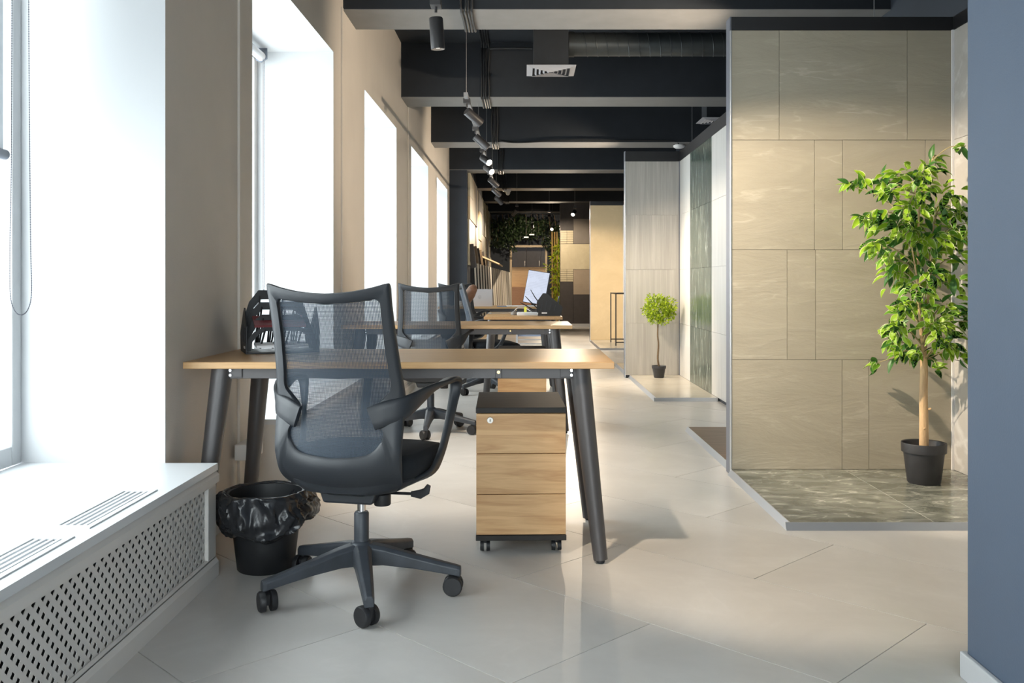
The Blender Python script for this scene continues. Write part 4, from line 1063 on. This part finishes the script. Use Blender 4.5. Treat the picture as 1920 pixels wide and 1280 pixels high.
for kx, kz in ((-.006, .275), (.022, .375)):
    obj('trunk_knot', MB().tube([(kx*.8, -.016, kz), (kx*1.1, -.024, kz+.004), (kx*1.25, -.027, kz+.006)], [.006, .005, .001], 8), 'bark', t, smooth=True)
stems = [cr([(0, 0, .62), (-.01, .01, .85), (-.03, .0, 1.15), (-.02, -.01, 1.45), (.05, .0, 1.66)], 5), cr([(0, 0, .62), (.03, .02, .85), (.04, .03, 1.1), (.06, .01, 1.35)], 5), cr([(0, 0, .62), (-.03, -.02, .85), (-.05, -.03, 1.05), (-.10, -.02, 1.35)], 5)]
for s in stems: obj('stem', MB().tube(s, [.011-.009*k/(len(s)-1) for k in range(len(s))], 8), 'bark', t, smooth=True)
CL = [(1790, 280, 4, .06), (1765, 300, 5, .06), (1740, 318, 10, .08), (1715, 335, 12, .08), (1690, 330, 9, .07), (1660, 340, 9, .06), (1628, 338, 8, .05), (1605, 345, 6, .04), (1650, 358, 9, .06),
      (1700, 365, 12, .09), (1735, 350, 12, .09), (1690, 395, 12, .08), (1720, 385, 13, .1), (1752, 375, 9, .08), (1640, 400, 10, .06), (1608, 410, 5, .04), (1650, 415, 14, .07), (1670, 425, 12, .08), (1700, 425, 14, .1), (1730, 420, 14, .1),
      (1760, 405, 12, .09), (1785, 400, 8, .07), (1800, 420, 9, .06), (1690, 455, 13, .09), (1720, 455, 13, .1), (1755, 445, 13, .1), (1785, 440, 9, .08), (1808, 450, 8, .06), (1625, 460, 7, .05), (1655, 462, 7, .06), (1660, 480, 8, .06), (1685, 490, 11, .08),
      (1715, 490, 11, .1), (1745, 480, 11, .1), (1775, 470, 9, .08), (1800, 480, 8, .06), (1675, 510, 9, .07), (1700, 520, 10, .08), (1730, 515, 10, .1), (1760, 520, 8, .09), (1795, 525, 8, .07), (1695, 545, 7, .07), (1735, 545, 8, .08),
      (1665, 575, 8, .06), (1690, 585, 8, .07), (1715, 575, 7, .08), (1745, 575, 9, .09), (1770, 575, 9, .08), (1795, 590, 9, .07), (1650, 610, 9, .05), (1680, 615, 10, .07), (1715, 610, 10, .08), (1750, 605, 12, .09), (1780, 610, 9, .08), (1808, 600, 6, .05),
      (1690, 640, 9, .07), (1715, 650, 9, .07), (1745, 640, 9, .08), (1770, 645, 9, .08), (1670, 660, 8, .05), (1664, 690, 5, .04), (1700, 660, 7, .06), (1750, 675, 6, .05), (1790, 665, 7, .05), (1755, 690, 3, .04)]
lm = {}
for k, (g, e) in enumerate((('leaf_a', 'leaf_edge'), ('leaf_b', 'leaf_edge'), ('leaf_c', 'leaf_a'), ('leaf_a', 'leaf_edge'), ('leaf_b', 'leaf_edge'))):
    lm[k] = leaf_mesh('leaf', .066+.006*(k % 3), .031+.003*(k % 2), .35+.1*(k % 3), .25+.15*(k % 2), g, e)
tw = MB(); leaves = []
for (px_, py_, n_, sp) in CL:
    dy = rg.gauss(-.02, .08); c = lp(px_, py_, max(-.2, min(.2, dy)))
    st_ = min((p for s in stems for p in s if p[2] < c.z+.01 or p[2] < .7), key=lambda p: (Vector(p)-c).length+.6*abs(p[2]-(c.z-.10)))
    a = Vector(st_); mid = (a+c)/2+Vector((0, 0, .03))
    tw.tube(cr([tuple(a), tuple(mid), tuple(c)], 4), [.0042-.0003*k for k in range(9)], 5)
    out = Vector((c.x*1.0, c.y, 0)); out = out.normalized() if out.length > 1e-3 else Vector((0, -1, 0))
    for q in range(int(n_*1.8)):
        off = Vector((rg.gauss(0, 1), rg.gauss(0, 1.1), rg.gauss(0, .85)))*sp*.42
        p = c+off; p.x = min(p.x, XA1-PXC-.07); p.y = min(p.y, YA-PYC-.07)
        d = (off.normalized()*.8+out*.5+Vector((rg.uniform(-.3, .3), rg.uniform(-.5, .1), rg.uniform(-.75, .25)))).normalized()
        up = Vector((rg.uniform(-.6, .3), rg.uniform(-1.0, .1), rg.uniform(.3, 1)))
        up = (up-d*up.dot(d)).normalized(); x_ = d.cross(up).normalized()
        mtx = Matrix((x_, d, up)).transposed().to_4x4(); mtx.translation = p-d*.03
        vis = -p.y+rg.uniform(0, .1)
        leaves.append((vis, mtx, rg.choice([0, 1, 1, 2, 3, 4, 2, 1]), rg.uniform(.75, 1.15)))
obj('twigs', tw, 'twig', t, smooth=True)['kind'] = 'stuff'
leaves.sort(key=lambda l: -l[0])
for vis, mtx, k, s in leaves[:300]:
    o = link('leaf', lm[k], t); o.matrix_local = mtx @ Matrix.Scale(s, 4)
if len(leaves) > 300:
    mb = MB(); mats = ['leaf_a', 'leaf_b', 'leaf_c', 'leaf_edge']
    for vis, mtx, k, s in leaves[300:]:
        me = lm[k]; g = {0: 0, 1: 1, 2: 2, 3: 0, 4: 1}[k]
        b = len(mb.v); mb.v += [tuple(mtx @ (v.co*s)) for v in me.vertices]
        for p in me.polygons: mb.f.append(tuple(b+i for i in p.vertices)); mb.m.append(3 if p.material_index and k != 2 else g)
    obj('leaves', mb, mats, t, smooth=True, ang=0)['kind'] = 'stuff'

def small_leaves(mb, n, center, rad, L_, W_, rng, shell=.45, nm=2, down=.0):
    for q in range(n):
        while True:
            v = Vector((rng.uniform(-1, 1), rng.uniform(-1, 1), rng.uniform(-1, 1)))
            if shell < v.length < 1: break
        p = Vector(center)+Vector((v.x*rad[0], v.y*rad[1], v.z*rad[2]))
        d = (v+Vector((rng.uniform(-.7, .7), rng.uniform(-.7, .7), rng.uniform(-.7, .7)-down))).normalized()
        up = Vector((rng.uniform(-1, 1), rng.uniform(-1, .2), rng.uniform(.2, 1))); up = (up-d*up.dot(d)).normalized(); x_ = d.cross(up)
        s = rng.uniform(.7, 1.2); l = L_*s; w_ = W_*s/2
        mb.add([p, p+d*l*.45+x_*w_+up*w_*.3, p+d*l-up*l*.1, p+d*l*.45-x_*w_+up*w_*.3, p+d*l*.5], [(0, 1, 4), (1, 2, 4), (2, 3, 4), (3, 0, 4)], rng.randrange(nm))
rb_ = random.Random(3)
t = thing('potted_topiary', 'small ball-shaped lime green tree in a dark pot before the grey stone', 'plant', (1.443, 9.83, .03))
pot(t, .077, .054, .128)
obj('trunk', MB().tube(cr([(.005, 0, .09), (-.012, 0, .20), (-.004, .005, .35), (-.014, 0, .46), (-.008, 0, .62)], 5), [.011-.0002*k for k in range(21)], 10), 'thin_bark', t, smooth=True)
mb = MB()
for c_, r_, n_ in (((0, 0, .73), (.135, .13, .12), 420), ((-.05, -.03, .82), (.10, .09, .08), 150), ((.10, -.02, .77), (.08, .09, .09), 150), ((-.11, 0, .72), (.07, .07, .06), 90), ((.12, 0, .70), (.06, .06, .07), 90), ((.05, -.03, .63), (.06, .06, .06), 70), ((-.06, -.02, .64), (.06, .06, .06), 70)):
    small_leaves(mb, int(n_*1.7), c_, r_, .034, .017, rb_, .3)
obj('foliage', mb, ['leaf_lime', 'leaf_olive'], t)['kind'] = 'stuff'
# hanging greenery at the far end
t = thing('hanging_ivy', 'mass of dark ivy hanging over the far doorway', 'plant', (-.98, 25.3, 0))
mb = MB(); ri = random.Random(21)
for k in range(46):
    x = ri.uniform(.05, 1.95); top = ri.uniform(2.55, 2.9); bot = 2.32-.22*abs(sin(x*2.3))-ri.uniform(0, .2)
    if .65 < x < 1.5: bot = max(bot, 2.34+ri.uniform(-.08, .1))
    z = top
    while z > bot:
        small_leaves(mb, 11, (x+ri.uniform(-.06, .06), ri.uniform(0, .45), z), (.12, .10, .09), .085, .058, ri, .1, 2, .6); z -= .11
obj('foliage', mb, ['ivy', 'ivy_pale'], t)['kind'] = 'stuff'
mb = MB()
for k in range(12): x = .05+.16*k; mb.tube([(x, .2, 2.95), (x+.05, .22, 2.6), (x+.02, .2, 2.2)], .008, 5)
obj('vines', mb, 'thin_bark', t)['kind'] = 'stuff'
obj('hanging_frame', B(0, 2.0, .1, .3, 2.95, ZC), 'navy', t)
# bamboo in the corner
t = thing('bamboo_plant', 'yellow green bamboo clump left of the mosaic wall', 'plant', (.72, 22.6, 0))
for x, y in ((-.03, 0), (.035, .1), (.09, -.05)):
    obj('stalk', MB().tube([(x, y, 0), (x+.005, y, 1.0), (x-.005, y, 2.3)], .022, 10), 'bamboo_stalk', t, smooth=True)
mb = MB(); rm = random.Random(4)
for k in range(60):
    z = .35+1.75*k/60; small_leaves(mb, 12, (.10+rm.uniform(-.05, .06), rm.uniform(-.1, .1), z), (.09, .09, .06), .13, .035, rm, .1, 2, .5)
for k in range(5): small_leaves(mb, 5, (-.10, -.05, 1.42), (.10, .05, .06), .15, .03, rm, .1, 2, .2)
obj('foliage', mb, ['bamboo_leaf', 'leaf_olive'], t)['kind'] = 'stuff'

# ------------------------------------------------------------------ far left tile display and sample boards
t = thing('tile_display', 'wall display of beige and brown tile panels on the far left wall', 'tile display', (-.975, 0, 0))
rt_ = random.Random(9); y = 15.86; k = 0
while y < 25.6:
    wdt = rt_.choice([.6, .9, 1.2]); z = 1.35; 
    while z < 2.95:
        h = min(rt_.choice([.4, .6, .8]), 3.0-z)
        if h > .1:
            m = rt_.choice(['cream_tile', 'beige_stone', 'cream_tile', 'tan_tile', 'beige_stone', 'grey_brown' if z > 1.9 else 'cream_tile'])
            obj('tile_panel', B(0, rt_.choice([.015, .025, .04]), y+.004, y+wdt-.004, z+.004, z+h-.004), m, t)
        z += h
    y += wdt
t = thing('sample_rack', 'low pale wood rack holding upright tile sample boards at far left', 'rack', (0, 0, 0))
def rackx(y): return -.90+(y-16.2)*(.50/8.8)
obj('base_tray', MB().prism([(-.975, 16.1), (rackx(16.1)+.09, 16.1), (rackx(25.2)+.09, 25.2), (-.975, 25.2)], 0, .088), 'pale_wood', t)
for y_ in (19.45, 22.2): obj('bracket', MB().box(-.93, -.91, y_, y_+.04, .088, 1.60), 'pale_wood', t)
obj('slanted_top', MB().prism([(-.93, 1.60), (-.53, 1.43), (-.52, 1.455), (-.92, 1.63)], 19.4, 22.3, 1), 'pale_wood', t)
obj('kick_board', MB().box(-.975, -.955, 16.1, 25.2, .02, .5), 'pale_wood', t)
ordn = ['first', 'second', 'third', 'fourth', 'fifth', 'sixth', 'seventh', 'eighth', 'ninth', 'tenth', 'eleventh', 'twelfth', 'thirteenth', 'fourteenth', 'fifteenth', 'sixteenth', 'seventeenth', 'eighteenth']
for k in range(18):
    y = 16.3+k*.50; fm = 'board_black' if k < 8 else ['board_brown', 'board_tan', 'cream_tile'][k % 3]
    cl = {'board_black': 'black', 'board_brown': 'brown', 'board_tan': 'tan', 'cream_tile': 'cream'}[fm]
    x1 = rackx(y); ht = 1.40-.004*k
    b = thing('sample_board', '%s upright sample board from the navy wall, %s with a pale edge' % (ordn[k], cl), 'sample board', (0, y, .0), 0, 'tile sample boards in the far rack')
    bo = obj('face', MB().prism([(-.955, .09), (x1+.06, .09), (x1, ht), (-.955, ht)], 0, .02, 1), fm, b)
    obj('edge_strip', MB().prism([(x1+.06, .09), (x1+.088, .09), (x1+.028, ht), (x1, ht)], -.002, .022, 1), 'board_edge', b)
for k in range(5):
    y = 16.05+1.0*k
    o = obj('narrow_sample', MB().box(0, .10, 0, .03, 0, .42), ['charcoal_tile', 'board_brown'][k % 2], None, loc=(-.93, y, 1.30), rot=(0, radians(-8), 0))
    tag(o, 'narrow dark sample strip above the rack, %s from the navy wall' % ordn[k], 'sample board', 'narrow sample strips above the rack')

# ------------------------------------------------------------------ doorway and cupboard at the far end
do = link('door_1', None); do.empty_display_size = .1; struct(do)
for nm, bx in (('jamb', (DX0-.06, DX0, Y1-.02, Y1+.15, 0, DZ)), ('jamb', (DX1, DX1+.06, Y1-.02, Y1+.15, 0, DZ)), ('head', (DX0-.06, DX1+.06, Y1-.02, Y1+.15, DZ, DZ+.06))):
    obj(nm, B(*bx), 'pale_wood', do)
t = thing('cupboard', 'tall cupboard with dark doors over reddish wood, seen through the doorway', 'cupboard', (0, Y1+.4, 0))
obj('back_panel', B(DX0-.1, DX1+.1, .42, .45, 0, 2.2), 'red_wood', t)
obj('counter', B(DX0-.1, DX1+.1, 0, .45, 0, .92), 'red_wood', t)
for a, b in ((DX0-.1, .06), (.065, .48), (.485, DX1+.1)):
    d_ = obj('door', B(a, b-.005, .10, .40, 1.50, 2.12), 'charcoal_tile', t)
    obj('handle', B(b-.05, b-.04, .085, .10, 1.53, 1.68), 'steel', d_)
obj('wood_splash', B(DX0-.1, DX1+.1, .40, .42, .92, 1.50), 'desk_wood', t)
for k, x in enumerate((-.01, .14)):
    tag(obj('linear_lamp', MB().box(0, .13, 0, .03, 0, .035), 'fixture_white', None, loc=(x, 25.0, 2.27+.07*k)), ['lower', 'upper'][k]+' small white linear lamp among the hanging greenery', 'lamp')
    obj('lamp_cord', MB().tube([(.06, .015, .035), (.06, .015, ZC-2.27-.07*k)], .004, 5), 'cable_black', bpy.context.scene.objects['linear_lamp' + ('' if k == 0 else '.001')])
